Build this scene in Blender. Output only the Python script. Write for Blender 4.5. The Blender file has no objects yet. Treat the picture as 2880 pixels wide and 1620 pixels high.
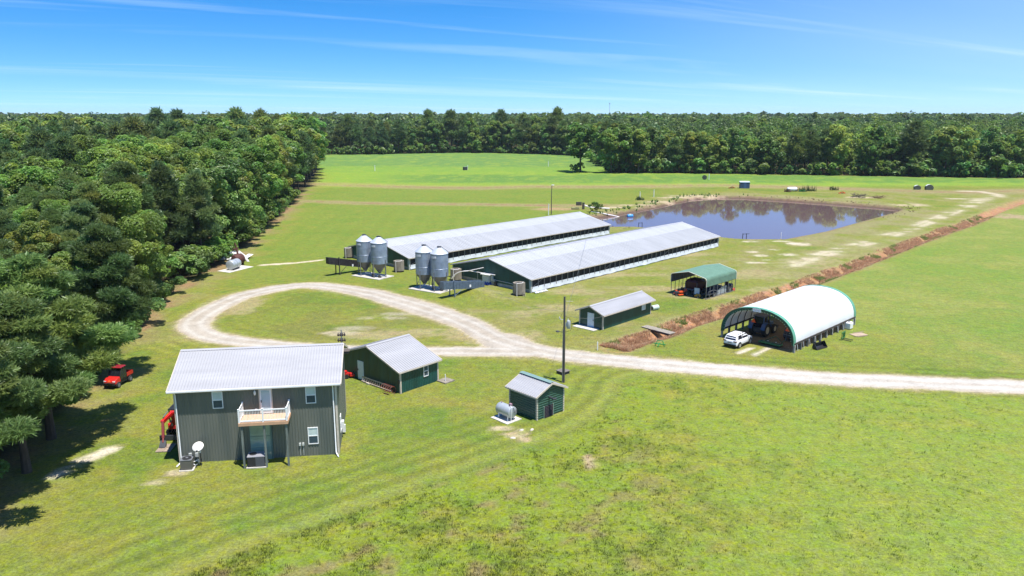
import bpy, math, random
import numpy as np
from mathutils import Matrix, Vector
S = bpy.context.scene
COL = S.collection
R_ = math.radians
# ------------------------------------------------------------------ camera, sky, sun, exposure
HC = 28.0
PITCH = math.atan((810 - 318) / 2188.0)
cam = bpy.data.cameras.new('camera'); cam.sensor_width = 36; cam.lens = 36 * 2188 / 2880
cam.clip_start = 0.5; cam.clip_end = 12000
co = bpy.data.objects.new('camera', cam); COL.objects.link(co)
co.location = (0, 0, HC); co.rotation_euler = (math.pi / 2 - PITCH, 0, 0)
S.camera = co
SUN_EL, SUN_AZ = 73.0, 135.0      # azimuth clockwise from +Y: front right
sd = Vector((math.cos(R_(SUN_EL)) * math.sin(R_(SUN_AZ)), math.cos(R_(SUN_EL)) * math.cos(R_(SUN_AZ)), math.sin(R_(SUN_EL))))
sun = bpy.data.lights.new('sun', 'SUN'); sun.energy = 5.0; sun.angle = R_(0.53); sun.color = (1, .955, .875)
so = bpy.data.objects.new('sun', sun); COL.objects.link(so)
so.rotation_euler = sd.to_track_quat('Z', 'Y').to_euler(); so.location = (0, 0, 60)
W = bpy.data.worlds.new('World'); S.world = W; W.use_nodes = True
nt = W.node_tree; nt.nodes.clear()
def wn(t, **k):
    n = nt.nodes.new(t)
    for a, b in k.items(): setattr(n, a, b)
    return n
sky = wn('ShaderNodeTexSky', sky_type='NISHITA', sun_disc=False, sun_elevation=R_(SUN_EL), sun_rotation=R_(SUN_AZ),
         air_density=1.0, dust_density=0.1, ozone_density=4.0, altitude=0)
bg = wn('ShaderNodeBackground'); bg.inputs[1].default_value = 0.118
wo = wn('ShaderNodeOutputWorld')
tc = wn('ShaderNodeTexCoord'); sep = wn('ShaderNodeSeparateXYZ')
nt.links.new(tc.outputs['Generated'], sep.inputs[0])
hs = wn('ShaderNodeHueSaturation'); hs.inputs['Saturation'].default_value = 1.42; hs.inputs['Hue'].default_value = .504
vt = wn('ShaderNodeVectorMath', operation='MULTIPLY_ADD'); vt.inputs[1].default_value = (1, 1, 1.5); vt.inputs[2].default_value = (0, 0, .085); nt.links.new(tc.outputs['Generated'], vt.inputs[0])
vn = wn('ShaderNodeVectorMath', operation='NORMALIZE'); nt.links.new(vt.outputs[0], vn.inputs[0]); nt.links.new(vn.outputs[0], sky.inputs[0])
nt.links.new(sky.outputs[0], hs.inputs['Color'])
# cirrus: project the view direction on a high layer and stretch noise along the wind
def wmath(op, a, b=None, clamp=False):
    n = wn('ShaderNodeMath', operation=op, use_clamp=clamp)
    for i, v in enumerate((a, b)):
        if v is None: continue
        if isinstance(v, (int, float)): n.inputs[i].default_value = v
        else: nt.links.new(v, n.inputs[i])
    return n.outputs[0]
zc = wmath('MAXIMUM', wmath('ADD', sep.outputs[2], .035), .01)
cx = wmath('DIVIDE', sep.outputs[0], zc); cy = wmath('DIVIDE', sep.outputs[1], zc)
cmb = wn('ShaderNodeCombineXYZ'); nt.links.new(cx, cmb.inputs[0]); nt.links.new(cy, cmb.inputs[1])
mp = wn('ShaderNodeMapping'); mp.vector_type = 'TEXTURE'; mp.inputs['Rotation'].default_value = (0, 0, R_(33)); mp.inputs['Scale'].default_value = (13, 1.9, 1)
mp.inputs['Location'].default_value = (3.4, 1.15, 0)
nt.links.new(cmb.outputs[0], mp.inputs[0])
n1 = wn('ShaderNodeTexNoise'); n1.inputs['Scale'].default_value = 1.0; n1.inputs['Detail'].default_value = 7; n1.inputs['Roughness'].default_value = .58
n1.inputs['Distortion'].default_value = .6
nt.links.new(mp.outputs[0], n1.inputs['Vector'])
cr = wn('ShaderNodeValToRGB'); cr.color_ramp.elements[0].position = .53; cr.color_ramp.elements[1].position = .78
cr.color_ramp.elements[0].color = (0, 0, 0, 1); cr.color_ramp.elements[1].color = (1, 1, 1, 1)
nt.links.new(n1.outputs['Fac'], cr.inputs[0])
vr = wn('ShaderNodeMapRange'); vr.interpolation_type = 'SMOOTHSTEP'; nt.links.new(sep.outputs[0], vr.inputs[0])   # thin high veil towards the right
for i, q in enumerate((-.1, .75, 0, .40)): vr.inputs[i + 1].default_value = q
n2 = wn('ShaderNodeTexNoise'); n2.inputs['Scale'].default_value = .5; n2.inputs['Detail'].default_value = 4; nt.links.new(mp.outputs[0], n2.inputs['Vector'])
cfac = wmath('ADD', wmath('MULTIPLY', cr.outputs[0], .46), wmath('MULTIPLY', vr.outputs[0], wmath('ADD', n2.outputs['Fac'], .2)), True)
mx = wn('ShaderNodeMix', data_type='RGBA'); nt.links.new(cfac, mx.inputs[0]); nt.links.new(hs.outputs[0], mx.inputs[6])
mx.inputs[7].default_value = (5.0, 6.0, 7.0, 1)
nt.links.new(mx.outputs[2], bg.inputs[0]); nt.links.new(bg.outputs[0], wo.inputs[0])
vs = S.view_settings; vs.view_transform = 'Standard'; vs.look = 'None'; vs.exposure = 0.74; vs.gamma = 1; vs.use_curve_mapping = False
S.cycles.use_denoising = True; S.cycles.max_bounces = 10; S.cycles.transparent_max_bounces = 8; S.cycles.diffuse_bounces = 6
# ------------------------------------------------------------------ helpers
CP, SP = math.cos(PITCH), math.sin(PITCH)
def at(px, py, z=0.0):
    """survey: a spot on the ground (height z) given in 2880-wide photo units"""
    u = (px - 1440) / 2188; v = -(py - 810) / 2188
    d = (u, CP + v * SP, -SP + v * CP); t = (z - HC) / d[2]
    return (d[0] * t, d[1] * t)
def P(x, y, z=0.0): return at(x * 1.11801, y * 1.11801, z)
rng = np.random.default_rng(7); random.seed(5)
class MB:
    def __init__(s, M=None): s.v = []; s.f = []; s.M = M or Matrix()
    def add(s, vs_, fs):
        b = len(s.v); M = s.M
        s.v += [tuple(M @ Vector(p)) for p in vs_]; s.f += [tuple(b + i for i in f) for f in fs]; return s
    def box(s, c, d, rot=None):
        x, y, z = (d[0] / 2, d[1] / 2, d[2] / 2)
        vv = [Vector((a * x, b * y, e * z)) for e in (-1, 1) for a, b in ((-1, -1), (1, -1), (1, 1), (-1, 1))]
        if rot is not None: vv = [rot @ p for p in vv]
        c = Vector(c)
        return s.add([c + p for p in vv], [(3, 2, 1, 0), (4, 5, 6, 7), (0, 1, 5, 4), (1, 2, 6, 5), (2, 3, 7, 6), (3, 0, 4, 7)])
    def rbox(s, x0, x1, y0, y1, z0, z1): return s.box(((x0 + x1) / 2, (y0 + y1) / 2, (z0 + z1) / 2), (x1 - x0, y1 - y0, z1 - z0))
    def bar(s, p, q, w, h=None):
        p, q = Vector(p), Vector(q); d = q - p; h = h or w
        rot = d.to_track_quat('Y', 'Z').to_matrix()
        return s.box((p + q) / 2, (w, d.length, h), rot)
    def tube(s, pts, r, n=8, cap=True):
        pts = [Vector(p) for p in pts]; m = len(pts)
        rs = r if isinstance(r, (list, tuple)) else [r] * m
        vv = []; up = None
        for i, p in enumerate(pts):
            d = (pts[min(i + 1, m - 1)] - pts[max(i - 1, 0)]).normalized()
            if up is None or abs(up.dot(d)) > .95: up = Vector((0, 0, 1)) if abs(d.z) < .9 else Vector((1, 0, 0))
            a = d.cross(up).normalized(); b = a.cross(d); up = b
            for k in range(n):
                t = 2 * math.pi * k / n
                vv.append(p + (a * math.cos(t) + b * math.sin(t)) * rs[i])
        ff = [(i * n + k, i * n + (k + 1) % n, (i + 1) * n + (k + 1) % n, (i + 1) * n + k) for i in range(m - 1) for k in range(n)]
        if cap: ff += [tuple(range(n - 1, -1, -1)), tuple((m - 1) * n + k for k in range(n))]
        return s.add(vv, ff)
    def lathe(s, prof, n=24, M=None, cap=True):
        M = M or Matrix(); vv = []; m = len(prof)
        for r, z in prof:
            for k in range(n):
                t = 2 * math.pi * k / n; vv.append(M @ Vector((r * math.cos(t), r * math.sin(t), z)))
        ff = [(i * n + k, i * n + (k + 1) % n, (i + 1) * n + (k + 1) % n, (i + 1) * n + k) for i in range(m - 1) for k in range(n)]
        if cap: ff += [tuple(range(n - 1, -1, -1)), tuple((m - 1) * n + k for k in range(n))]
        return s.add(vv, ff)
    def quad(s, *p): return s.add(p, [tuple(range(len(p)))])
    def slab(s, pts, th):
        pts = [Vector(p) for p in pts]; n = (pts[1] - pts[0]).cross(pts[-1] - pts[0]).normalized() * th; m = len(pts)
        return s.add(pts + [p - n for p in pts], [tuple(range(m)), tuple(range(2 * m - 1, m - 1, -1))] + [(i, i + m, (i + 1) % m + m, (i + 1) % m) for i in range(m)])
    def loft(s, secs):
        n = len(secs[0]); vv = [p for q in secs for p in q]
        ff = [(i * n + k, i * n + (k + 1) % n, (i + 1) * n + (k + 1) % n, (i + 1) * n + k) for i in range(len(secs) - 1) for k in range(n)]
        ff += [tuple(range(n - 1, -1, -1)), tuple((len(secs) - 1) * n + k for k in range(n))]
        return s.add(vv, ff)
    def ribbed(s, L, top, bot=0., pitch=.23, w=.045, h=.028, breaks=()):
        """profiled sheet: x along, z up, ribs to -y"""
        if not callable(top): tv = top; top = lambda x: tv
        pr = [(0., 0.), (L, 0.)] + [(b, 0.) for b in breaks]
        k = pitch / 2
        while k < L - w:
            pr += [(k - w, 0), (k - w * .5, -h), (k + w * .5, -h), (k + w, 0)]; k += pitch
        pr.sort(); vv = []
        for x, y in pr: vv += [(x, y, bot), (x, y, top(x))]
        return s.add(vv, [(2 * i, 2 * i + 2, 2 * i + 3, 2 * i + 1) for i in range(len(pr) - 1)])
    def build(s, name, m, parent=None, smooth=None, bevel=0):
        me = bpy.data.meshes.new(name); me.from_pydata(s.v, [], s.f); me.update()
        return link(name, me, m, parent, smooth, bevel)
def link(name, me, m, parent=None, smooth=None, bevel=0):
    o = bpy.data.objects.new(name, me); COL.objects.link(o)
    if m is not None and not me.materials: me.materials.append(m)
    if smooth:
        me.polygons.foreach_set('use_smooth', [True] * len(me.polygons)); me.set_sharp_from_angle(angle=R_(smooth))
    if bevel:
        b = o.modifiers.new('bevel', 'BEVEL'); b.width = bevel; b.segments = 2; b.limit_method = 'ANGLE'
    if parent: o.parent = parent
    return o
def frame(o, ux, uz=(0, 0, 1)):
    x = Vector(ux).normalized(); z = Vector(uz).normalized(); y = z.cross(x)
    M = Matrix((x, y, z)).transposed().to_4x4(); M.translation = Vector(o); return M
def tag(o, label, cat, group=None):
    o['label'] = label; o['category'] = cat
    if group: o['group'] = group
    return o
def kind(o, k): o['kind'] = k; return o
def thing(name, label, cat, x, y, rot=0, z=None, group=None):
    o = bpy.data.objects.new(name, None); COL.objects.link(o); o.empty_display_size = .3
    o.location = (x, y, float(gh(np.array([x]), np.array([y]))[0]) if z is None else z); o.rotation_euler = (0, 0, R_(rot))
    return tag(o, label, cat, group)
def dup(root, x, y, rot=None, z=None, label=None, scale=None):
    r = root.copy(); COL.objects.link(r)
    r.location = (x, y, float(gh(np.array([x]), np.array([y]))[0]) if z is None else z)
    if rot is not None: r.rotation_euler = (0, 0, R_(rot))
    if scale: r.scale = scale
    if label: r['label'] = label
    for c in list(root.children):
        d = c.copy(); COL.objects.link(d); d.parent = r
        for e in list(c.children):
            g = e.copy(); COL.objects.link(g); g.parent = d
    return r
# ------------------------------------------------------------------ materials
MATS = {}
def mat(name, col, rough=.6, metal=0., noise=.0, nscale=3., spec=.5, streak=None, bump=0., bscale=20., col2=None):
    """procedural surface: a base colour broken up by noise (dirt, wear), optional streaks and bump"""
    if name in MATS: return MATS[name]
    m = bpy.data.materials.new(name); m.use_nodes = True; MATS[name] = m
    t = m.node_tree; b = t.nodes['Principled BSDF']
    b.inputs['Roughness'].default_value = rough; b.inputs['Metallic'].default_value = metal
    b.inputs['Specular IOR Level'].default_value = spec
    b.inputs['Base Color'].default_value = (*col, 1)
    c = t.nodes.new('ShaderNodeTexCoord')
    vec = c.outputs['Object']
    if noise:
        n = t.nodes.new('ShaderNodeTexNoise'); n.inputs['Scale'].default_value = nscale; n.inputs['Detail'].default_value = 5
        if streak:
            q = t.nodes.new('ShaderNodeMapping'); q.inputs['Scale'].default_value = streak
            t.links.new(vec, q.inputs[0]); t.links.new(q.outputs[0], n.inputs['Vector'])
        else: t.links.new(vec, n.inputs['Vector'])
        rp = t.nodes.new('ShaderNodeValToRGB'); rp.color_ramp.elements[0].position = .3; rp.color_ramp.elements[1].position = .7
        c2 = col2 or tuple(x * (1 - noise) for x in col)
        rp.color_ramp.elements[0].color = (*c2, 1); rp.color_ramp.elements[1].color = (*[min(1, x * (1 + noise * .35)) for x in col], 1)
        t.links.new(n.outputs['Fac'], rp.inputs[0]); t.links.new(rp.outputs[0], b.inputs['Base Color'])
    if bump:
        n2 = t.nodes.new('ShaderNodeTexNoise'); n2.inputs['Scale'].default_value = bscale; n2.inputs['Detail'].default_value = 4
        t.links.new(vec, n2.inputs['Vector'])
        bp = t.nodes.new('ShaderNodeBump'); bp.inputs['Strength'].default_value = bump; bp.inputs['Distance'].default_value = .05
        t.links.new(n2.outputs['Fac'], bp.inputs['Height']); t.links.new(bp.outputs[0], b.inputs['Normal'])
    return m
GREEN = mat('green_metal', (.008, .066, .060), .35, noise=.35, nscale=1.2, streak=(1, 1, .3), spec=.5)
SLATE = mat('slate_green_metal', (.132, .137, .120), .34, noise=.4, nscale=1.1, streak=(1, 1, .10), spec=.5, col2=(.088, .105, .100))
GREENB = mat('barn_green_metal', (.014, .080, .070), .45, noise=.3, nscale=1.0, streak=(1, 1, .3))
GREENL = mat('carport_green_metal', (.115, .21, .145), .45, noise=.15, nscale=1.5)
ROOF = mat('galvalume_roof', (.37, .367, .38), .48, .15, noise=.12, nscale=1.2, streak=(1, .15, 1))
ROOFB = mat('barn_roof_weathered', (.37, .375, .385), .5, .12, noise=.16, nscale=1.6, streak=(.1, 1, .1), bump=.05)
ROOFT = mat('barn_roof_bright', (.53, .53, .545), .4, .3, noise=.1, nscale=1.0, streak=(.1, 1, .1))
TRIM = mat('beige_trim', (.55, .48, .40), .5, noise=.15)
WHITE = mat('white_paint', (.78, .78, .78), .4, noise=.06)
WDOOR = mat('white_door', (.62, .70, .74), .4, noise=.08)
GLASS = mat('window_glass', (.045, .075, .10), .1, 0., noise=.3, nscale=.8, spec=.4)
GLASSD = mat('dark_glass', (.012, .014, .022), .08, spec=.8)
BLIND = mat('window_blind', (.52, .60, .58), .5, noise=.1)
PALE = mat('pale_glazed_door', (.26, .37, .31), .15, noise=.25, nscale=.7, streak=(1, 1, .4), spec=.8)
CONC = mat('concrete', (.52, .49, .44), .85, noise=.25, nscale=2.5, bump=.15)
CONCD = mat('weathered_concrete', (.235, .205, .165), .9, noise=.4, nscale=2.0, streak=(1, 1, .35), bump=.2)
BLOCK = mat('concrete_block', (.42, .41, .39), .9, noise=.35, nscale=1.6, bump=.15)
WOOD = mat('weathered_wood', (.30, .265, .215), .85, noise=.35, nscale=4, streak=(1, 1, .3), bump=.15)
WOODG = mat('grey_post_wood', (.16, .185, .165), .85, noise=.4, nscale=5, streak=(1, 1, .2))
DECK = mat('deck_boards', (.62, .40, .25), .7, noise=.2, nscale=6, streak=(.3, 3, 1))
DECKF = mat('deck_fascia', (.55, .33, .20), .7, noise=.15)
CREOS = mat('pole_wood', (.075, .07, .062), .85, noise=.35, nscale=4, streak=(1, 1, .15))
GALV = mat('galvanised_steel', (.36, .42, .51), .4, .4, noise=.25, nscale=1.6, streak=(1, 1, .5))
GALVT = mat('galvanised_cone', (.60, .63, .68), .38, .4, noise=.12, nscale=2)
HOPP = mat('hopper_steel', (.17, .165, .145), .5, .4, noise=.3)
TANK = mat('silver_tank_paint', (.45, .48, .50), .4, .35, noise=.2, nscale=1.5)
BLACK = mat('black_plastic', (.018, .018, .02), .5, noise=.2)
RUBBER = mat('tyre_rubber', (.02, .02, .019), .85, noise=.2)
DGREY = mat('dark_grey_steel', (.06, .065, .075), .5, .3, noise=.25)
MGREY = mat('grey_steel', (.19, .2, .22), .45, .3, noise=.2)
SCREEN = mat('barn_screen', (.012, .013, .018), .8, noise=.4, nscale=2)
CURT = mat('white_curtain', (.56, .60, .64), .6, noise=.22, nscale=.9, bump=.1)
VINYL = mat('white_vinyl_cover', (.80, .81, .82), .45, noise=.06, nscale=.35, col2=(.72, .73, .74))
t_ = VINYL.node_tree; b_ = t_.nodes['Principled BSDF']; o_ = t_.nodes['Material Output']; tr_ = t_.nodes.new('ShaderNodeBsdfTranslucent'); tr_.inputs['Color'].default_value = (.62, .52, .42, 1); mx_ = t_.nodes.new('ShaderNodeMixShader'); mx_.inputs[0].default_value = .16
t_.links.new(b_.outputs[0], mx_.inputs[1]); t_.links.new(tr_.outputs[0], mx_.inputs[2]); t_.links.new(mx_.outputs[0], o_.inputs[0])
VINYLIN = mat('cover_underside', (.52, .44, .37), .7, noise=.1)
GEDGE = mat('green_vinyl_edge', (.10, .29, .20), .45, noise=.15, nscale=2)
GEDGED = mat('dark_green_lacing', (.012, .09, .065), .6, noise=.4, nscale=6)
CARW = mat('white_car_paint', (.78, .79, .82), .22, noise=.03, spec=.6)
ORANGE = mat('orange_paint', (.70, .10, .025), .35, noise=.12)
RED = mat('red_paint', (.50, .018, .014), .3, noise=.15)
DRED = mat('dark_red_paint', (.085, .012, .018), .4, noise=.25)
SMV = mat('orange_reflector', (.95, .12, .02), .5, noise=.05)
BLUE = mat('tractor_blue', (.035, .085, .21), .35, noise=.15)
BBLUE = mat('bright_blue_paint', (.015, .075, .50), .5, noise=.15, nscale=3)
BLUEBOX = mat('blue_grey_box', (.045, .085, .15), .5, noise=.2)
DRUMB = mat('blue_drum', (.03, .25, .55), .4, noise=.1)
JDG = mat('implement_green', (.03, .18, .05), .45, noise=.2)
CREAM = mat('cream_rim', (.55, .50, .36), .5, noise=.15)
RUST = mat('rust', (.085, .028, .02), .8, noise=.4, nscale=3)
YEL = mat('yellow_paint', (.50, .27, .03), .5, noise=.2)
PIPE = mat('pvc_pipe', (.74, .70, .68), .5, noise=.08)
LENS = mat('lamp_lens', (.75, .77, .8), .12, spec=.9)
TAIL = mat('tail_lamp', (.10, .01, .015), .15, spec=.8)
HAY = mat('net_wrapped_hay', (.09, .10, .075), .9, noise=.4, nscale=5)
SCRAP = mat('scrap_sheet', (.55, .54, .52), .6, noise=.4, nscale=2)
BARK = mat('bark', (.085, .062, .045), .9, noise=.4, nscale=4, streak=(1, 1, .25))
STONE = mat('pale_stone', (.52, .47, .40), .9, noise=.25, nscale=4)
# ------------------------------------------------------------------ land form
_tab = rng.random((256, 256))
def vnoise(x, y):
    xi = np.floor(x).astype(int); yi = np.floor(y).astype(int); fx = x - xi; fy = y - yi
    fx = fx * fx * (3 - 2 * fx); fy = fy * fy * (3 - 2 * fy)
    g = lambda a, b: _tab[a & 255, b & 255]
    return (g(xi, yi) * (1 - fx) + g(xi + 1, yi) * fx) * (1 - fy) + (g(xi, yi + 1) * (1 - fx) + g(xi + 1, yi + 1) * fx) * fy
def fbm(x, y, o=4):
    s = 0; a = .5; t = 0
    for i in range(o): s = s + a * vnoise(x * 2 ** i + 17.3 * i, y * 2 ** i - 9.1 * i); t += a; a *= .55
    return s / t
def seg_d(x, y, a, b):
    ax, ay = a; bx, by = b; dx, dy = bx - ax, by - ay
    t = np.clip(((x - ax) * dx + (y - ay) * dy) / (dx * dx + dy * dy + 1e-9), 0, 1)
    return np.hypot(x - ax - t * dx, y - ay - t * dy), t
def line_d(x, y, pts):
    d = np.full(x.shape, 1e9)
    for a, b in zip(pts[:-1], pts[1:]): d = np.minimum(d, seg_d(x, y, a, b)[0])
    return d
def line_dw(x, y, pts, ws):
    d = np.full(x.shape, 1e9)
    for a, b, w0, w1 in zip(pts[:-1], pts[1:], ws[:-1], ws[1:]):
        q, t = seg_d(x, y, a, b); d = np.minimum(d, q - (w0 + (w1 - w0) * t))
    return d
def poly_sd(x, y, pts):
    ins = np.zeros(x.shape, bool); n = len(pts)
    for i in range(n):
        ax, ay = pts[i]; bx, by = pts[(i + 1) % n]
        c = ((ay > y) != (by > y)) & (x < (bx - ax) * (y - ay) / (by - ay + 1e-12) + ax); ins ^= c
    d = line_d(x, y, list(pts) + [pts[0]])
    return np.where(ins, d, -d)          # positive inside
def sst(a, b, v): t = np.clip((v - a) / (b - a), 0, 1); return t * t * (3 - 2 * t)
def spline(pts, n=8):
    pts = [np.array(p, float) for p in pts]; out = []
    q = [2 * pts[0] - pts[1]] + pts + [2 * pts[-1] - pts[-2]]
    for i in range(1, len(q) - 2):
        for k in range(n):
            t = k / n; p0, p1, p2, p3 = q[i - 1:i + 3]
            out.append(tuple(.5 * (2 * p1 + (p2 - p0) * t + (2 * p0 - 5 * p1 + 4 * p2 - p3) * t * t + (3 * p1 - p0 - 3 * p2 + p3) * t ** 3)))
    out.append(tuple(pts[-1])); return out
WL = -0.8
POND = [P(*p, WL) for p in ((1492, 552), (1520, 547), (1560, 541), (1640, 526), (1700, 513), (1745, 503), (1800, 499), (1870, 499.5), (1990, 507), (2100, 515), (2200, 523), (2262, 529), (2240, 538), (2160, 560), (2060, 588), (1960, 607), (1860, 606), (1780, 598), (1700, 585), (1600, 575), (1500, 575))]
DITCH = spline([P(*p) for p in ((1545, 876), (1590, 858), (1660, 838), (1725, 812), (1830, 780), (1930, 742), (2030, 712), (2120, 678), (2230, 636), (2340, 594), (2440, 560), (2510, 528), (2600, 500), (2760, 478))], 4)
MOUND = at(1345, 822)
def gh(x, y):
    sdp = poly_sd(x, y, POND)
    z = np.minimum(0, np.maximum(WL - .42 * sdp, -2.6))
    dd = line_d(x, y, DITCH)
    fade = sst(0, 4, np.hypot(x - DITCH[0][0], y - DITCH[0][1]))
    z = z - 1.15 * np.clip(1 - dd / 2.3, 0, 1) ** 1.2 * fade
    z = z + .75 * np.exp(-((x - MOUND[0]) ** 2 + (y - MOUND[1]) ** 2) / 9.0)
    z = z + .10 * (fbm(x * .12, y * .12, 3) - .5) * sst(-3, -6, sdp)
    return z
def axis(segs):
    out = [segs[0][0]]
    for a, b, st in segs: out += list(np.linspace(a, b, max(1, int(round((b - a) / st))) + 1)[1:])
    return np.array(out)
XS = axis([(-4200, -1500, 300), (-1500, -500, 60), (-500, -200, 8), (-200, -75, 1.6), (-75, 70, .55), (70, 150, 1.1), (150, 300, 3), (300, 700, 25), (700, 4200, 250)])
YS = axis([(-60, 36, 4), (36, 135, .5), (135, 200, .8), (200, 310, 1.3), (310, 580, 3.5), (580, 1500, 40), (1500, 6500, 400)])
GX, GY = np.meshgrid(XS, YS)
# left wood edge (trunk line), used for the ground cover and for the trees
EDGE = [(-39, 20), (-39.5, 48)] + [P(*p) for p in ((-30, 1200), (60, 1110), (150, 1035), (235, 965), (300, 880), (370, 790), (450, 715), (560, 665), (640, 600), (700, 545), (745, 500), (785, 462))] + [(-98, 400), (-128, 470), (-138, 535)]
FARL = [(-138, 535)] + [P(*p) for p in ((820, 389), (930, 388.5), (1080, 385), (1180, 384), (1290, 386), (1400, 389), (1500, 395))] + [(48, 470), (52, 400)] + [P(*p) for p in ((1530, 434), (1700, 435.5), (1900, 438), (2100, 441), (2300, 444), (2576, 448))] + [(330, 335), (700, 320)]
WOODPOLY = EDGE + FARL[1:] + [(4000, 320), (4000, 9000), (-4000, 9000), (-4000, 20)]
ROADS = [
    (spline([P(*p) for p in ((2800, 985), (2576, 974), (2300, 962), (2100, 952), (1900, 938), (1700, 921), (1500, 902), (1380, 887), (1290, 866), (1240, 848), (1170, 812), (1080, 780), (1000, 757), (930, 738), (850, 724), (770, 718), (690, 727), (600, 748), (526, 783), (486, 814), (508, 838), (570, 855), (700, 869), (840, 880), (1000, 884), (1130, 884), (1240, 884), (1330, 886))], 6), None),
]
nR = len(ROADS[0][0]); RW = np.interp(np.linspace(0, 1, nR), [0, .12, .25, .36, .42, .5, .58, .66, .74, .8, .86, 1], [2.1, 2.0, 2.0, 2.2, 2.7, 2.3, 2.0, 2.1, 1.9, 1.6, 1.6, 1.7])
def road_d(x, y):
    d = line_dw(x, y, ROADS[0][0], RW)
    d = np.minimum(d, line_d(x, y, [P(1262, 856), P(1300, 878)]) - 3.0)
    return d - .7 * (fbm(x * .35, y * .35, 4) - .5) - .5 * (fbm(x * 1.5 + 40, y * 1.5, 3) - .5)
ROUGH = spline([P(*p) for p in ((2700, 1012), (2400, 994), (2100, 982), (1800, 962), (1640, 950), (1575, 960), (1560, 1000), (1500, 1055), (1420, 1100), (1330, 1140), (1200, 1186), (1000, 1255), (800, 1326), (640, 1384), (480, 1450), (300, 1530))], 4) + [(-10, 10), (80, 10)]
def lerp(c, col, m): return c + (np.array(col) - c) * m[..., None]
def paint(x, y):
    """albedo of the ground cover"""
    n1 = fbm(x * .05, y * .05, 4); n2 = fbm(x * .22 + 7, y * .22, 4); n3 = fbm(x * .9, y * .9 + 3, 3)
    wob = 2.2 * (fbm(x * .3 + 3, y * .3, 3) - .5)
    c = np.zeros(x.shape + (3,)); c[:] = (.140, .178, .042)
    c = lerp(c, (.185, .185, .052), .9 * sst(.42, .68, n2 * .5 + n1 * .5))
    c = lerp(c, (.098, .158, .034), .8 * sst(.52, .72, fbm(x * .13 + 50, y * .13, 4)))
    sr = poly_sd(x, y, ROUGH)
    # mowing arcs that follow the edge of the rough grass
    st = np.sin(sr * 2 * math.pi / 1.9 + n2 * 2) * sst(-16, -3, sr) * sst(.5, -.5, sr)
    c *= (1 + .15 * st)[..., None]
    rd0 = road_d(x, y); c *= (1 + .085 * np.sin(rd0 * 2 * math.pi / 1.7 + n2 * 3) * sst(9, 3, rd0) * sst(.5, 1.2, rd0))[..., None]
    lp = np.sin((x * .55 + y * .83) * 2 * math.pi / 2.0 + n1 * 5) * sst(.0, -3, x + 4) * sst(104, 99, y) * sst(82, 86, y); c *= (1 + .08 * lp)[..., None]
    c = lerp(c, (.20, .235, .075), .55 * np.exp(-((sr + 1.2) / .9) ** 2) * (.4 + n2))
    st = np.sin(x * 2 * math.pi / 4.6 + y * .03 + n1 * 3) * sst(150, 170, y) * sst(232, 222, y) * sst(5, -10, x)
    c *= (1 + .07 * st)[..., None]
    m = sst(-.6, .6, sr + wob * .3)
    rc = np.zeros_like(c); rc[:] = (.145, .20, .036)
    rc = lerp(rc, (.20, .205, .048), .8 * sst(.45, .7, n2)); rc = lerp(rc, (.085, .13, .025), .75 * sst(.5, .68, n3 * .5 + n2 * .5))
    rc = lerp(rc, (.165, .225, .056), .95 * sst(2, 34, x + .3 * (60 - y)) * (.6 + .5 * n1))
    rc = lerp(rc, (.20, .14, .07), .65 * sst(.60, .72, fbm(x * .5 + 90, y * .5, 3)) * sst(25, 0, x))
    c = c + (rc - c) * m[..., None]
    # hay field right of the ditch
    rt = poly_sd(x, y, DITCH + [(420, 300), (420, 20), (P(1500, 905))])
    m = sst(1.5, 4, rt) * sst(0, 3, road_d(x, y)) * (1 - sst(-1, 1, sr))
    fc = np.zeros_like(c); fc[:] = (.145, .20, .055); fc = lerp(fc, (.18, .215, .07), sst(.4, .7, n2)); fc = lerp(fc, (.125, .20, .045), .7 * sst(.55, .75, n1))
    c = c + (fc - c) * (m * sst(36, 60, x + .25 * (y - 90)))[..., None]
    mid = sst(128, 165, y) * sst(14, -6, x - (y - 150) * .30) * sst(312, 300, y); c = lerp(c, (.118, .185, .038), .72 * mid * (.5 + .7 * n1))
    # far fields
    y1 = 305 + .02 * x; F = sst(-9, 7, y + 5 * wob - y1)
    ff = np.zeros_like(c); ff[:] = (.15, .245, .045)
    ff = lerp(ff, (.085, .175, .050), .85 * sst(318, 326, y + wob * 4) * sst(372, 360, y + wob * 6) * sst(-75, -30, x))
    ff = lerp(ff, (.12, .225, .05), sst(378, 384, y + wob * 3) * (.4 + .6 * n2)); ff = lerp(ff, (.095, .185, .062), .9 * sst(408, 430, y + wob * 6 + x * .05))
    ff = lerp(ff, (.185, .265, .05), .6 * sst(.5, .7, n2))
    c = c + (ff - c) * F[..., None]
    # straw-coloured ground between the barns, the pond and the ditch
    md = sst(-2, 3, -rt) * sst(92, 112, y + .4 * x) * sst(300, 262, y) * sst(-8, 8, x - (y - 122) * .55 + 6)
    c = lerp(c, (.205, .19, .078), .62 * md * sst(.30, .62, n2 * .6 + n1 * .4)); c = lerp(c, (.245, .215, .10), .5 * md * sst(.56, .74, n3 * .4 + n2 * .6))
    lpm = poly_sd(x, y, [P(*p) for p in ((560, 830), (620, 770), (780, 735), (900, 745), (1010, 775), (1180, 840), (900, 862), (700, 858))]); c = lerp(c, (.105, .130, .040), .55 * sst(-1, 3, lpm) * sst(.3, .6, n2))
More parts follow.
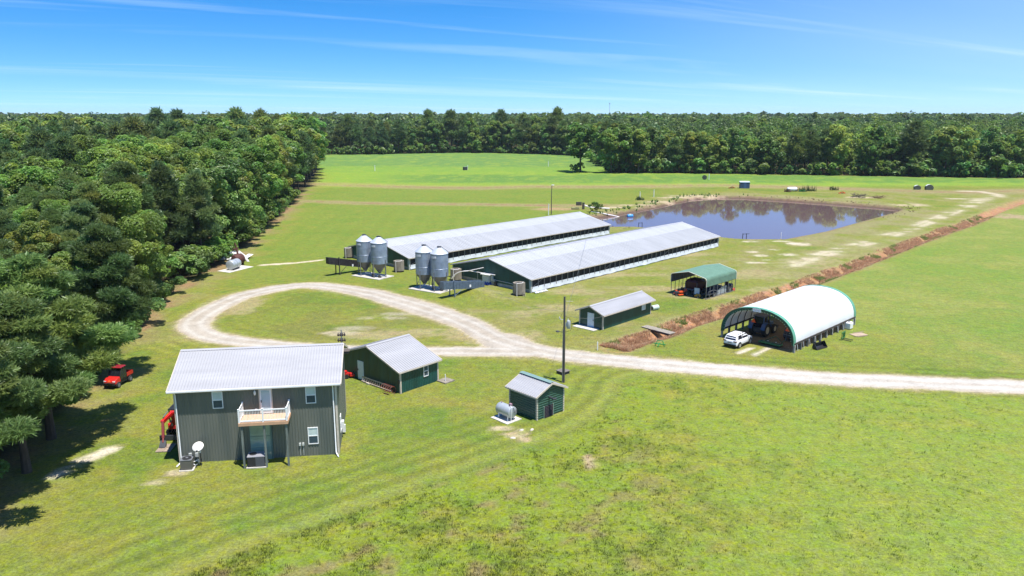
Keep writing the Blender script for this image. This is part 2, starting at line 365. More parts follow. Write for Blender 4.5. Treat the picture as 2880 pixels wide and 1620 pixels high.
    # dry strips between the fields
    for pts, w, k in ((((795, 463), (900, 466), (1050, 471), (1200, 473), (1330, 469), (1500, 470), (1800, 466), (2000, 470), (2200, 478), (2420, 484), (2600, 480)), 4.0, .9), (((770, 506), (900, 511), (1100, 513), (1250, 515), (1400, 517), (1520, 517)), 2.2, .95)):
        d = line_d(x, y, [P(*p) for p in pts])
        c = lerp(c, (.27, .20, .11), k * sst(w * 3.2, w * .6, d + wob) * (.3 + .7 * n3)); c = lerp(c, (.20, .115, .06), .8 * k * sst(w, .2, d + wob * .7) * sst(.35, .6, n3))
    d = np.hypot((x - P(1400, 528)[0]) / 2.2, (y - P(1400, 526)[1]) / 1.0)
    c = lerp(c, (.33, .20, .12), .8 * sst(5.5, 1, d + wob * 1.5))
    # pond banks, worn sandy ground around it
    sdp = poly_sd(x, y, POND)
    c = lerp(c, (.21, .19, .085), .75 * sst(-16, -4, sdp + wob * 2) * sst(.3, .6, n2)); c = lerp(c, (.19, .125, .085), .85 * sst(-4.0, -.6, sdp + wob * .8) * sst(.22, .45, n3)); c = lerp(c, (.10, .065, .048), .8 * sst(-1.6, -.5, sdp)); c = lerp(c, (.07, .05, .035), sst(-.6, .3, sdp))
    def blob(px, py, rx, ry, col, k=1., cut=.5):
        nonlocal c
        a, b = P(px, py); d = np.hypot((x - a) / rx, (y - b) / ry)
        c = lerp(c, col, k * sst(1.1, .5, d + (n3 - .5) * 1.1) * sst(cut - .12, cut + .1, n3 * .6 + n2 * .4))
    SAND = (.50, .43, .33); DRY = (.26, .22, .105); BARE = (.34, .24, .14)
    for b in ((1985, 641, 2.6, 1.6), (2012, 614, 2.6, 2.6), (1995, 612, 2, 2), (1895, 634, 1.6, 1.3), (1912, 643, 1.8, 1.2), (2068, 640, 4, 1.3), (2085, 633, 2, 1), (1880, 608, 2.6, 1.4), (1965, 607, 3, 1.2), (1905, 661, 3, 1), (1930, 655, 1.4, .8), (2110, 625, 2.2, 1.2), (2325, 595, 1.5, 1), (2005, 655, 2.2, .9), (1950, 628, 1.5, .8), (2410, 500, 4, 2)): blob(*b, SAND, .7, .42)
    d = line_d(x, y, spline([P(*p) for p in ((2425, 481), (2465, 482.5), (2500, 487), (2516, 495))], 4)); c = lerp(c, (.44, .37, .27), .9 * sst(2.4, .8, d + wob * .5))
    blob(2548, 545, 9, 9, (.30, .22, .13), .8, .38)
    for b in ((1560, 522, 8, 2.5), (1600, 516, 7, 2.5), (1660, 508, 7, 3), (1760, 493, 12, 4), (1700, 497, 8, 3), (2160, 497, 6, 4), (2290, 516, 7, 5)): blob(*b, (.42, .33, .22), .75, .42)
    for b in ((1180, 610, 10, 2.2), (1030, 668, 1.5, 3.2), (1330, 605, 12, 2.5), (1700, 640, 14, 3), (1560, 690, 14, 2.6), (1440, 735, 7, 3), (1660, 725, 9, 2.4), (1395, 775, 6, 3.2), (1320, 790, 4, 2.5), (1760, 745, 8, 3), (1960, 730, 9, 3), (1900, 690, 9, 6), (2060, 660, 12, 8), (1230, 700, 5, 3)): blob(*b, DRY, .8, .42)
    for b in ((1090, 835, 7, 2.6), (950, 845, 5, 2.2), (880, 840, 4, 1.6), (1190, 850, 4.5, 1.5), (1220, 862, 3, 1), (620, 770, 2.5, 7), (1330, 845, 3, 3)): blob(*b, DRY, .9, .36)
    for b in ((960, 800, 4, 1.4), (890, 826, 3, 1.3), (860, 838, 3, 1.4), (1000, 790, 3, 1.1)): blob(*b, (.36, .31, .22), .6, .44)
    d = line_d(x, y, [P(660, 667), P(740, 662), P(808, 654)]); c = lerp(c, (.52, .44, .33), sst(.9, .25, d + wob * .25) * .95)
    d = line_d(x, y, [P(140, 1195), P(205, 1160), P(270, 1132)]); c = lerp(c, (.50, .44, .35), .95 * sst(1.15, .3, d + wob * .4) * sst(.3, .45, n3))
    for b in ((1300, 1092, 1.6, .7), (1315, 1105, 1.0, .6), (1255, 1075, .8, .4), (1480, 1160, .6, 1.8), (1330, 1108, .5, .5)): blob(*b, (.36, .27, .17), .9, .36)
    for b in ((1265, 1078, 1.4, .6), (1290, 1098, 1.2, .5), (1310, 1082, .6, .3), (1385, 1040, .9, .35), (1360, 1048, .9, .4), (440, 1190, 1., .7), (390, 1215, 1., .6), (1540, 905, 2.5, .5)): blob(*b, (.40, .33, .22), .75, .4)
    for a_, b_ in (((1860, 888), (1890, 876)), ((1895, 893), (1935, 876))):
        d = line_d(x, y, [P(*a_), P(*b_)]); c = lerp(c, (.50, .44, .36), .85 * sst(.55, .15, d + wob * .15))
    # worn tracks beside the ditch
    tr = spline([P(*p) for p in ((1990, 665), (2100, 632), (2200, 605), (2330, 560), (2440, 515), (2490, 492))], 4); d = line_d(x, y, tr)
    c = lerp(c, (.27, .25, .13), .55 * sst(5, 1, d + wob) * (.3 + n2)); c = lerp(c, (.45, .39, .28), .7 * sst(1.4, .4, np.abs(d - 1.0) + wob * .5) * sst(.5, .65, n2))
    # trampled floors under the shelters
    ax, ay = at(2195, 955); d = poly_sd(x, y, [(26.9, 95.6), (33.4, 89.1), (46.3, 101.9), (39.8, 108.6)]); c = lerp(c, (.17, .125, .08), .95 * sst(-.3, .8, d + wob * .3))
    d = poly_sd(x, y, [(25.3, 120.6), (29.8, 116.2), (36.3, 122.8), (31.8, 127.2)]); c = lerp(c, (.15, .12, .07), .8 * sst(-.3, .6, d + wob * .3))
    # ditch: dead grass
    dd = line_d(x, y, DITCH); fd = sst(0, 3, np.hypot(x - DITCH[0][0], y - DITCH[0][1]))
    c = lerp(c, (.22, .20, .08), .7 * sst(3.8, 1.8, dd + wob * .6) * fd); c = lerp(c, (.30, .17, .09), .95 * sst(2.3, 1.5, dd + wob * .6) * fd)
    # dry fringe of the drive
    rd = road_d(x, y); c = lerp(c, (.30, .245, .13), .8 * sst(1.5, .0, rd + wob * .5) * (.25 + n3)); c = lerp(c, (.42, .36, .27), .9 * sst(.35, .0, rd))
    # wood floor and its litter strip
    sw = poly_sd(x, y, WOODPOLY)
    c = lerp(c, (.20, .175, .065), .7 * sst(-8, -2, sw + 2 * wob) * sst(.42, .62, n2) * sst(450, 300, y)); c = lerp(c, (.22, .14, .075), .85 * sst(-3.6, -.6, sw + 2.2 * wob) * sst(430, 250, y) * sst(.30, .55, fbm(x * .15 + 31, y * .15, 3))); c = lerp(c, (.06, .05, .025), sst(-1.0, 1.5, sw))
    m = np.clip((c[..., 1] - c[..., 0] * .96) / .03, 0, 1)
    c = c * (1 + (np.array([1.04, .97, .74]) - 1) * m[..., None])
    return np.clip(c, .004, .8)
def mesh_np(name, v, faces_n, loops, m, attrs=None, smooth=False):
    me = bpy.data.meshes.new(name); n = len(loops) // faces_n
    me.vertices.add(len(v)); me.vertices.foreach_set('co', np.ascontiguousarray(v, np.float32).ravel())
    me.loops.add(len(loops)); me.loops.foreach_set('vertex_index', np.ascontiguousarray(loops, np.int32))
    me.polygons.add(faces_n); me.polygons.foreach_set('loop_start', np.arange(faces_n, dtype=np.int32) * n)
    me.polygons.foreach_set('use_smooth', np.full(faces_n, smooth))
    for k, a in (attrs or {}).items():
        at_ = me.attributes.new(k, 'FLOAT_COLOR', 'POINT'); at_.data.foreach_set('color', np.ascontiguousarray(np.concatenate([a, np.ones((len(a), 1))], 1), np.float32).ravel())
    me.update(calc_edges=True); me.materials.append(m); return me
def attr_mat(name, kind_):
    m = bpy.data.materials.new(name); m.use_nodes = True; t = m.node_tree; b = t.nodes['Principled BSDF']; L = t.links.new
    a = t.nodes.new('ShaderNodeAttribute'); a.attribute_name = 'tint'
    def nz(sc, det=4, vec=None, rough=.6):
        n = t.nodes.new('ShaderNodeTexNoise'); n.inputs['Scale'].default_value = sc; n.inputs['Detail'].default_value = det; n.inputs['Roughness'].default_value = rough
        if vec: L(vec, n.inputs['Vector'])
        return n.outputs['Fac']
    def mr(v, a0, a1, b0, b1):
        n = t.nodes.new('ShaderNodeMapRange'); L(v, n.inputs[0])
        for i, q in enumerate((a0, a1, b0, b1)): n.inputs[i + 1].default_value = q
        return n.outputs[0]
    def mul(p, q):
        n = t.nodes.new('ShaderNodeMath'); n.operation = 'MULTIPLY'; L(p, n.inputs[0]); L(q, n.inputs[1]); return n.outputs[0]
    def tint(c, f):
        n = t.nodes.new('ShaderNodeVectorMath'); n.operation = 'SCALE'; L(c, n.inputs[0]); L(f, n.inputs['Scale']); return n.outputs[0]
    if kind_ == 'ground':
        g = t.nodes.new('ShaderNodeNewGeometry'); v = g.outputs['Position']
        f1 = mr(nz(4.2, 6, v, .8), .32, .68, .55, 1.45); f2 = mr(nz(1.1, 4, v), .3, .7, .82, 1.18); f3 = mr(nz(19, 3, v, .8), .3, .7, .72, 1.28)
        c = tint(a.outputs['Color'], mul(mul(f1, f2), f3))
        hsv = t.nodes.new('ShaderNodeHueSaturation'); L(c, hsv.inputs['Color']); L(mr(nz(.35, 4, v), .3, .7, .478, .518), hsv.inputs['Hue']); L(mr(nz(2.2, 3, v), .3, .7, .85, 1.15), hsv.inputs['Saturation'])
        L(hsv.outputs[0], b.inputs['Base Color'])
        bp = t.nodes.new('ShaderNodeBump'); bp.inputs['Strength'].default_value = .75; bp.inputs['Distance'].default_value = .12
        L(nz(7, 6, v, .75), bp.inputs['Height']); L(bp.outputs[0], b.inputs['Normal'])
        b.inputs['Roughness'].default_value = .95; b.inputs['Specular IOR Level'].default_value = .1
    elif kind_ == 'road':
        g = t.nodes.new('ShaderNodeNewGeometry'); v = g.outputs['Position']
        c = tint(a.outputs['Color'], mul(mr(nz(3.5, 7, v, .85), .3, .7, .70, 1.2), mr(nz(.6, 5, v), .3, .7, .84, 1.1)))
        L(c, b.inputs['Base Color'])
        bp = t.nodes.new('ShaderNodeBump'); bp.inputs['Strength'].default_value = .35; bp.inputs['Distance'].default_value = .06
        L(nz(6, 6, v, .8), bp.inputs['Height']); L(bp.outputs[0], b.inputs['Normal'])
        b.inputs['Roughness'].default_value = .95; b.inputs['Specular IOR Level'].default_value = .1
    else:       # leaves, needles, blades
        t.nodes.remove(b)
        oi = t.nodes.new('ShaderNodeObjectInfo')
        hsv = t.nodes.new('ShaderNodeHueSaturation'); L(a.outputs['Color'], hsv.inputs['Color'])
        if kind_ == 'leaf':
            L(mr(oi.outputs['Random'], 0, 1, .474, .514), hsv.inputs['Hue'])
            w_ = t.nodes.new('ShaderNodeTexWhiteNoise'); w_.noise_dimensions = '1D'; L(oi.outputs['Random'], w_.inputs['W']); L(mr(w_.outputs['Value'], 0, 1, .84, 1.36), hsv.inputs['Value'])
        d = t.nodes.new('ShaderNodeBsdfDiffuse'); tr = t.nodes.new('ShaderNodeBsdfTranslucent'); gl = t.nodes.new('ShaderNodeBsdfGlossy')
        gl.inputs['Roughness'].default_value = .45; gl.inputs['Color'].default_value = (.5, .55, .5, 1)
        L(hsv.outputs[0], d.inputs['Color'])
        ht = t.nodes.new('ShaderNodeHueSaturation'); ht.inputs['Hue'].default_value = .492; ht.inputs['Value'].default_value = 1.3; L(hsv.outputs[0], ht.inputs['Color']); L(ht.outputs[0], tr.inputs['Color'])
        m1 = t.nodes.new('ShaderNodeMixShader'); m1.inputs[0].default_value = .5 if kind_ == 'blade' else .47; L(d.outputs[0], m1.inputs[1]); L(tr.outputs[0], m1.inputs[2])
        m2 = t.nodes.new('ShaderNodeMixShader'); m2.inputs[0].default_value = .045; L(m1.outputs[0], m2.inputs[1]); L(gl.outputs[0], m2.inputs[2])
        L(m2.outputs[0], t.nodes['Material Output'].inputs[0])
    return m
GROUND_M = attr_mat('ground_cover', 'ground'); ROAD_M = attr_mat('crushed_stone', 'road'); LEAF_M = attr_mat('foliage', 'leaf'); BLADE_M = attr_mat('grass_blades', 'blade')
def grid_mesh(name, X, Y, Z, m, attrs, keep=None):
    ny, nx = X.shape; v = np.stack([X, Y, Z], -1).reshape(-1, 3)
    i = np.arange(nx * ny).reshape(ny, nx); q = np.stack([i[:-1, :-1], i[:-1, 1:], i[1:, 1:], i[1:, :-1]], -1).reshape(-1, 4)
    if keep is not None:
        q = q[keep.reshape(-1)]; u, inv = np.unique(q, return_inverse=True); v = v[u]; q = inv.reshape(-1, 4); attrs = {k: a[u] for k, a in attrs.items()}
    return mesh_np(name, v, len(q), q.ravel(), m, attrs, True)
GZ = gh(GX, GY)
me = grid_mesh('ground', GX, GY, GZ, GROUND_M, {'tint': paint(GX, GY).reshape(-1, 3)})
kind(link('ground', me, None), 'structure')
# the drive: a crushed stone sheet that thins out under the turf at its ragged edge
xs = np.arange(-50, 75, .3); ys = np.arange(60, 128, .3); RX, RY = np.meshgrid(xs, ys)
rd = road_d(RX, RY)
rc = np.zeros(RX.shape + (3,)); rc[:] = (.355, .315, .262)
n_ = fbm(RX * .4, RY * .4, 4); core = line_d(RX, RY, ROADS[0][0])
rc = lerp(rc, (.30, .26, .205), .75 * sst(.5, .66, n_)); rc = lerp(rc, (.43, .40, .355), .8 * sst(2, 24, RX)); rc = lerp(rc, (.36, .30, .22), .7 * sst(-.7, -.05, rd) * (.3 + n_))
rc = lerp(rc, (.36, .31, .25), .55 * sst(.45, .1, core) * sst(.42, .6, n_)); rc = lerp(rc, (.50, .475, .43), .45 * np.exp(-((core - .95) / .38) ** 2))
RZ = gh(RX, RY) + np.clip(-rd * .12, -.12, .05)
kp = (rd < 1.2); kp = kp[:-1, :-1] & kp[1:, 1:] & kp[1:, :-1] & kp[:-1, 1:]
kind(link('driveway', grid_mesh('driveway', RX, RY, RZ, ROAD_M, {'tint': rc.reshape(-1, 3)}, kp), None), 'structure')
# pond
WM = bpy.data.materials.new('pond_water'); WM.use_nodes = True; t_ = WM.node_tree; b_ = t_.nodes['Principled BSDF']
b_.inputs['Base Color'].default_value = (.135, .084, .09, 1); b_.inputs['Roughness'].default_value = .035; b_.inputs['IOR'].default_value = 1.65; b_.inputs['Specular IOR Level'].default_value = .8
g_ = t_.nodes.new('ShaderNodeNewGeometry'); nn = t_.nodes.new('ShaderNodeTexNoise'); nn.inputs['Scale'].default_value = 1.4; nn.inputs['Detail'].default_value = 3
t_.links.new(g_.outputs['Position'], nn.inputs['Vector']); bb = t_.nodes.new('ShaderNodeBump'); bb.inputs['Strength'].default_value = .03; bb.inputs['Distance'].default_value = .03
t_.links.new(nn.outputs['Fac'], bb.inputs['Height']); t_.links.new(bb.outputs[0], b_.inputs['Normal'])
cxp = np.mean([p[0] for p in POND]); cyp = np.mean([p[1] for p in POND])
mb = MB(); mb.quad(*[(cxp + (x - cxp) * 1.04, cyp + (y - cyp) * 1.04, WL) for x, y in reversed(POND)])
kind(mb.build('pond_water', WM), 'structure')
# ------------------------------------------------------------------ buildings
def gable(t, Wd, L, eave, peak, oh, ohg, wallm, roofm, trimm, pitch=.23, roofpitch=.3, rib=.028, roofparts=None, walls='flrb', horiz=False, bot=-.15, trim=True):
    """ridge along local y; gable front at y=0 facing -y; returns wall and roof objects"""
    top = lambda x: eave + (peak - eave) * (1 - abs(x - Wd / 2) / (Wd / 2))
    mw = MB(); br = (Wd / 2,)
    for k, M, ln, tp, bk in (('f', frame((0, 0, 0), (1, 0, 0)), Wd, top, br), ('b', frame((Wd, L, 0), (-1, 0, 0)), Wd, top, br), ('r', frame((Wd, 0, 0), (0, 1, 0)), L, eave, ()), ('l', frame((0, L, 0), (0, -1, 0)), L, eave, ())):
        if k not in walls: continue
        mw.M = M
        if horiz:
            n = int(peak / pitch) + 1
            for i in range(n):
                z0, z1 = i * pitch, (i + 1) * pitch
                def xr(z):
                    if not callable(tp): return (0, ln) if z <= tp + .01 else None
                    if z <= eave: return (0, ln)
                    w = (peak - z) / (peak - eave) * Wd / 2
                    return (Wd / 2 - w, Wd / 2 + w) if w > .02 else None
                zz = [(z0, 0), (z0 + pitch * .55, 0), (z0 + pitch * .7, -.05), (z0 + pitch * .9, -.05), (z1, 0)]
                for (za, da), (zb, db) in zip(zz[:-1], zz[1:]):
                    a, b = xr(za), xr(zb)
                    if a and b: mw.quad((a[0], da, za), (a[1], da, za), (b[1], db, zb), (b[0], db, zb))
            if k in 'rl': mw.quad((0, 0, -.15), (ln, 0, -.15), (ln, 0, .001), (0, 0, .001))
        else: mw.ribbed(ln, tp, bot, pitch, h=rib, breaks=bk)
    wall = mw.build('wall', wallm, t)
    hw = Wd / 2; rise = peak - eave; sl = math.hypot(hw, rise); ux = hw / sl; uz = rise / sl; S_ = sl * (hw + oh) / hw; zl = eave - rise * oh / hw
    parts = []
    for a, b, mm, nm in (roofparts or ((0, 1, roofm, 'roof'),)):
        mr = MB()
        for sgn in (1, -1):
            if sgn == 1: o, x, z = (Wd + oh, -ohg, zl + .05), (0, 1, 0), (-ux, 0, uz)
            else: o, x, z = (-oh, L + ohg, zl + .05), (0, -1, 0), (ux, 0, uz)
            F = frame(o, x, z); F = F @ Matrix.Translation((0, 0, S_ * a)); ln = L + 2 * ohg; s0 = S_ * (b - a) - (.0 if b < 1 else -.01)
            mr.M = F; mr.ribbed(ln, s0, 0, roofpitch, w=.045, h=.045)
            mr.rbox(0, ln, .012, .05, 0, s0)
        if b == 1:
            mr.M = Matrix()
            for sgn in (1, -1):
                mr.slab([(hw, -ohg - .02, peak + .115), (hw + sgn * .24, -ohg - .02, peak + .11 - .24 * rise / hw), (hw + sgn * .24, L + ohg + .02, peak + .11 - .24 * rise / hw), (hw, L + ohg + .02, peak + .115)][::sgn], .012)
        parts.append(mr.build(nm, mm, t))
    if trim:
        mt = MB()
        for y in (-ohg - .03, L + ohg + .03):
            mt.bar((-oh, y, zl - .02), (hw, y, peak - .02), .05, .16); mt.bar((Wd + oh, y, zl - .02), (hw, y, peak - .02), .05, .16)
        for x in (-oh - .02, Wd + oh + .02): mt.bar((x, -ohg, zl - .03), (x, L + ohg, zl - .03), .05, .14)
        mt.build('roof_trim', trimm, t)
        for x, y in ((0, 0), (Wd, 0), (0, L), (Wd, L)):
            sx, sy = (-1 if x == 0 else 1), (-1 if y == 0 else 1)
            mc = MB(); mc.rbox(*sorted((x - sx * .12, x + sx * .045)), *sorted((y - sy * .12, y + sy * .045)), -.1, eave - .03)
            mc.build('corner_trim', trimm, t)
    return wall, parts
def window(t, M, u0, u1, z0, z1, split='h', paneM=None, lower=None):
    mb = MB(M); w = .07
    mb.rbox(u0, u1, -.075, -.005, z0, z0 + w); mb.rbox(u0, u1, -.075, -.005, z1 - w, z1)
    mb.rbox(u0, u0 + w, -.074, -.005, z0 + w, z1 - w); mb.rbox(u1 - w, u1, -.074, -.005, z0 + w, z1 - w)
    um, zm = (u0 + u1) / 2, (z0 + z1) / 2
    if split == 'h': mb.rbox(u0 + w, u1 - w, -.070, -.006, zm - .035, zm + .035)
    else: mb.rbox(um - .035, um + .035, -.070, -.006, z0 + w, z1 - w)
    f = mb.build('window', WHITE, t)
    if split == 'h':
        a = MB(M); a.rbox(u0 + w, u1 - w, -.045, -.03, zm + .035, z1 - w); a.build('pane', paneM or BLIND, f)
        a = MB(M); a.rbox(u0 + w, u1 - w, -.045, -.03, z0 + w, zm - .035); a.build('pane', lower or GLASS, f)
    else:
        for q0, q1 in ((u0 + w, um - .035), (um + .035, u1 - w)):
            a = MB(M); a.rbox(q0, q1, -.045, -.03, z0 + w, z1 - w); a.build('pane', paneM or GLASS, f)
    return f
def door(t, M, u0, u1, z0, z1, m=WDOOR, fm=None, handle=True, left=True):
    mb = MB(M); mb.rbox(u0, u1, -.06, -.004, z0, z1); d = mb.build('door', m, t)
    if fm:
        w = .09; mf = MB(M); mf.rbox(u0 - w, u0, -.075, -.004, z0, z1 + w); mf.rbox(u1, u1 + w, -.075, -.004, z0, z1 + w); mf.rbox(u0, u1, -.075, -.004, z1, z1 + w); mf.build('door_frame', fm, d)
    if handle:
        mh = MB(M); x = u0 + .1 if left else u1 - .1; mh.rbox(x - .03, x + .03, -.13, -.06, z0 + .95, z0 + 1.15); mh.build('handle', DGREY, d)
    return d
def condenser(t, m, sx, sy, h, louvre=True):
    mb = MB(); mb.rbox(-sx / 2, sx / 2, -sy / 2, sy / 2, .06, h)
    if louvre:
        for i in range(7):
            z = .16 + i * (h - .26) / 7
            mb.rbox(-sx / 2 - .02, sx / 2 + .02, -sy / 2 - .02, sy / 2 + .02, z, z + .055)
    mb.build('cabinet', m, t)
# --- two-storey house: ridge along the front, front wall is the local +x side
hx, hy = -27.16 - .1478 * 9.7, 59.015 + .989 * 9.7
house = thing('farmhouse', 'two-storey dark green metal-sided house with pale metal roof and small front balcony', 'house', hx, hy, -81.5)
HWD, HL, HE, HP = 9.7, 12.75, 6.42, 8.18
gable(house, HWD, HL, HE, HP, .36, .42, SLATE, ROOF, TRIM, pitch=.23, roofpitch=.23)
HF = frame((HWD, 0, 0), (0, 1, 0))
for u0, u1, z0, z1 in ((2.93, 3.76, 4.62, 6.06), (10.28, 11.11, 4.64, 6.09), (10.28, 11.12, 1.04, 2.52)): window(house, HF, u0, u1, z0, z1)
dd_ = door(house, HF, 6.66, 7.56, 4.0, 6.06, WHITE, TRIM, True)
mb = MB(HF); mb.rbox(6.78, 7.44, -.085, -.06, 4.2, 5.94); mb.build('door_glass', mat('storm_door_glass', (.38, .50, .58), .1, noise=.15, nscale=1, spec=.9), dd_)
ld = MB(HF); ld.rbox(5.66, 7.3, -.14, -.004, -.05, 3.0); ldo = ld.build('garage_door', PALE, house)
ld = MB(HF)
for z in (1.05, 2.05): ld.rbox(5.66, 7.3, -.155, -.14, z - .015, z + .015)
ld.rbox(7.3, 7.42, -.18, 0, 0, 3.0); ld.build('door_seam', mat('green_seam', (.10, .17, .16), .4), ldo)
mb = MB(HF); mb.lathe([(.03, 5.62), (.07, 5.68), (.10, 5.8), (.09, 5.92), (.04, 6.0), (.015, 6.06)], 8, Matrix.Translation((6.3, -.15, 0))); mb.rbox(6.26, 6.34, -.14, 0, 5.78, 5.88); mb.build('wall_lamp', WHITE, house, 40)
mb = MB(HF); mb.rbox(6.23, 6.39, -.07, 0, 4.26, 4.42); mb.build('outlet_box', WHITE, house)
mb = MB(HF)
for u in (9.6, 9.86): mb.rbox(u - .08, u + .08, -.12, 0, .98, 1.2); mb.rbox(u - .015, u + .015, -.05, 0, .1, .98)
mb.build('meter_box', mat('meter_grey', (.5, .52, .5), .5), house)
for u in (.86, 1.36):
    mb = MB(HF); mb.rbox(u - .12, u + .12, -.13, 0, .55, .88); mb.rbox(u - .02, u + .02, -.06, 0, .1, .55); mb.build('junction_box', mat('box_grey', (.42, .44, .43), .5), house)
for u, e in ((.14, -1), (12.5, 1)):
    mb = MB(HF); mb.tube([(u, -.42, 6.28), (u, -.12, 5.95), (u, -.10, .35), (u + e * .05, -.2, .16), (u + e * .25, -.75, .07)], .055, 8); mb.build('downspout', WHITE, house, 40)
mb = MB(HF); mb.rbox(-.4, HL + .4, -.52, -.40, 6.27, 6.39); mb.build('gutter', WHITE, house)
mb = MB(HF)       # side openings on the right gable
mb.M = frame((HWD, HL, 0), (-1, 0, 0)); window(house, mb.M, 2.0, 2.9, 1.05, 2.5); mb.rbox(3.2, 3.6, -.25, 0, .9, 1.6); mb.build('service_box', WHITE, house)
mb = MB(frame((HWD, HL, 0), (-1, 0, 0))); mb.rbox(4.1, 4.3, -.3, 0, .2, .9); mb.build('vent_box', WHITE, house)
# balcony on posts
u0, u1, dp, zf = 5.2, 8.98, 1.8, 3.93
mb = MB(HF)
n = 13
for i in range(n):
    y = -dp + i * dp / n; mb.rbox(u0, u1, y + .008, y + dp / n - .004, zf - .035, zf)
bal = mb.build('balcony', DECK, house)
mb = MB(HF); mb.rbox(u0 - .02, u1 + .02, -dp - .04, -dp, zf - .26, zf - .002); mb.rbox(u0 - .04, u0, -dp, 0, zf - .26, zf - .003); mb.rbox(u1, u1 + .04, -dp, 0, zf - .26, zf - .003)
for i in range(9): x = u0 + .2 + i * .42; mb.rbox(x, x + .04, -dp, 0, zf - .24, zf - .04)
mb.build('fascia', DECKF, bal)
mb = MB(HF); r0, r1 = zf + .12, zf + 1.02
for a, b in (((u0 + .05, -dp + .05), (u1 - .05, -dp + .05)), ((u0 + .05, -dp + .05), (u0 + .05, -.05)), ((u1 - .05, -dp + .05), (u1 - .05, -.05))):
    for z in (r0, r1): mb.bar((a[0], a[1], z), (b[0], b[1], z), .07, .09)
    ln = math.dist(a, b); k = int(ln / .115)
    for i in range(1, k): f = i / k; x, y = a[0] + (b[0] - a[0]) * f, a[1] + (b[1] - a[1]) * f; mb.bar((x, y, r0), (x, y, r1), .028)
mb.build('railing', WHITE, bal)
for x, y in ((u0 + .05, -dp + .05), ((u0 + u1) / 2, -dp + .05), (u1 - .05, -dp + .05), (u0 + .05, -.07), (u1 - .05, -.07)):
    mb = MB(HF); mb.rbox(x - .06, x + .06, y - .06, y + .06, zf, zf + 1.12); mb.rbox(x - .075, x + .075, y - .075, y + .075, zf + 1.12, zf + 1.15); mb.build('rail_post', WHITE, bal)
for x in (u0 + .18, (u0 + u1) / 2 + .02, u1 - .14):
    mb = MB(HF); mb.rbox(x - .075, x + .075, -dp + .05, -dp + .20, -.1, zf - .04); mb.build('support_post', WOODG, bal)
def HW(u, out): a = R_(-81.5); x, y = HWD + out, u; return hx + x * math.cos(a) - y * math.sin(a), hy + x * math.sin(a) + y * math.cos(a)
# --- things around the house
x, y = -26.15, 58.05
ac = thing('air_conditioner', 'grey louvred air conditioner standing on a pale pad at the house corner', 'air conditioner', x, y, 8.5)
condenser(ac, mat('ac_grey', (.15, .145, .12), .5, .2), .86, .86, .86)
mb = MB(); mb.rbox(-.55, .55, -.55, .55, -.04, .06); mb.build('pad', CONC, ac)
mb = MB(); mb.rbox(-.46, .46, -.46, .46, .86, .90); mb.build('top_cover', MGREY, ac)
mb = MB(); mb.lathe([(.36, .905), (.36, .925), (.1, .935)], 20); mb.build('fan_grille', BLACK, ac)
mb = MB(); mb.lathe([(.11, .936), (.11, .955)], 12); mb.build('fan_motor', MGREY, ac)
mb = MB(); mb.tube([(.43, .2, .45), (.7, .25, .55), (.75, .55, .5), (.72, .62, .1)], .04, 6); mb.tube([(.43, .1, .3), (.62, .1, .2), (.66, .5, .12)], .03, 6); mb.build('hose', WHITE, ac)
x, y = HW(7.0, 1.15); x, y = -20.75, 58.75
pk = thing('packaged_cooling_unit', 'black boxy cooling unit tucked under the balcony', 'air conditioner', x, y, 8.5)
mb = MB(); mb.rbox(-.68, .68, -.5, .5, .08, .92); mb.build('cabinet', mat('unit_black', (.028, .026, .036), .35, noise=.2), pk, bevel=.02)
mb = MB(); mb.rbox(-.05, .66, -.53, -.5, .12, .88); mb.build('access_panel', mat('unit_panel', (.075, .078, .095), .4), pk)
mb = MB(); mb.rbox(-.70, .70, -.52, .52, .92, .97); mb.build('top_cover', mat('unit_top', (.25, .25, .28), .4), pk)
mb = MB(); mb.lathe([(.30, .975), (.30, .99), (.08, 1.0)], 18, Matrix.Translation((-.3, .08, 0))); mb.build('fan_grille', BLACK, pk)
mb = MB(); mb.rbox(-.78, .78, -.62, .6, -.04, .08); mb.build('pad', CONC, pk)
x, y = at(360 + 665 / 3.2194, 900 + 1320 / 3.2194)
ds = thing('satellite_dish', 'round white satellite dish on a black post by the house wall', 'satellite dish', x, y, 8.5)
mb = MB(); mb.tube([(0, 0, -.1), (0, 0, 1.35)], .035, 8); mb.bar((.05, -.3, 0), (.05, .02, .6), .03); mb.build('post', BLACK, ds)
Md = Matrix.Translation((-.1, -.12, 1.72)) @ Matrix.Rotation(R_(-18), 4, 'Z') @ Matrix.Rotation(R_(40), 4, 'X') @ Matrix.Scale(1.08, 4, (1, 0, 0)) @ Matrix.Scale(.92, 4)
mb = MB(); mb.lathe([(.02, .14), (.2, .125), (.36, .07), (.46, 0), (.47, .012), (.36, .09), (.2, .145), (.02, .16)], 28, Md); mb.build('reflector', mat('dish_white', (.74, .72, .68), .5, noise=.08), ds, 50)
mb = MB(); mb.tube([(0, -.02, 1.28), (-.02, -.35, 1.3), (-.08, -.62, 1.52)], .025, 6); mb.rbox(-.06, .06, -.12, .06, 1.16, 1.34); mb.build('feed_arm', WHITE, ds)
mb = MB(); mb.rbox(-.14, -.02, -.72, -.58, 1.48, 1.6); mb.build('feed_horn', DGREY, ds)
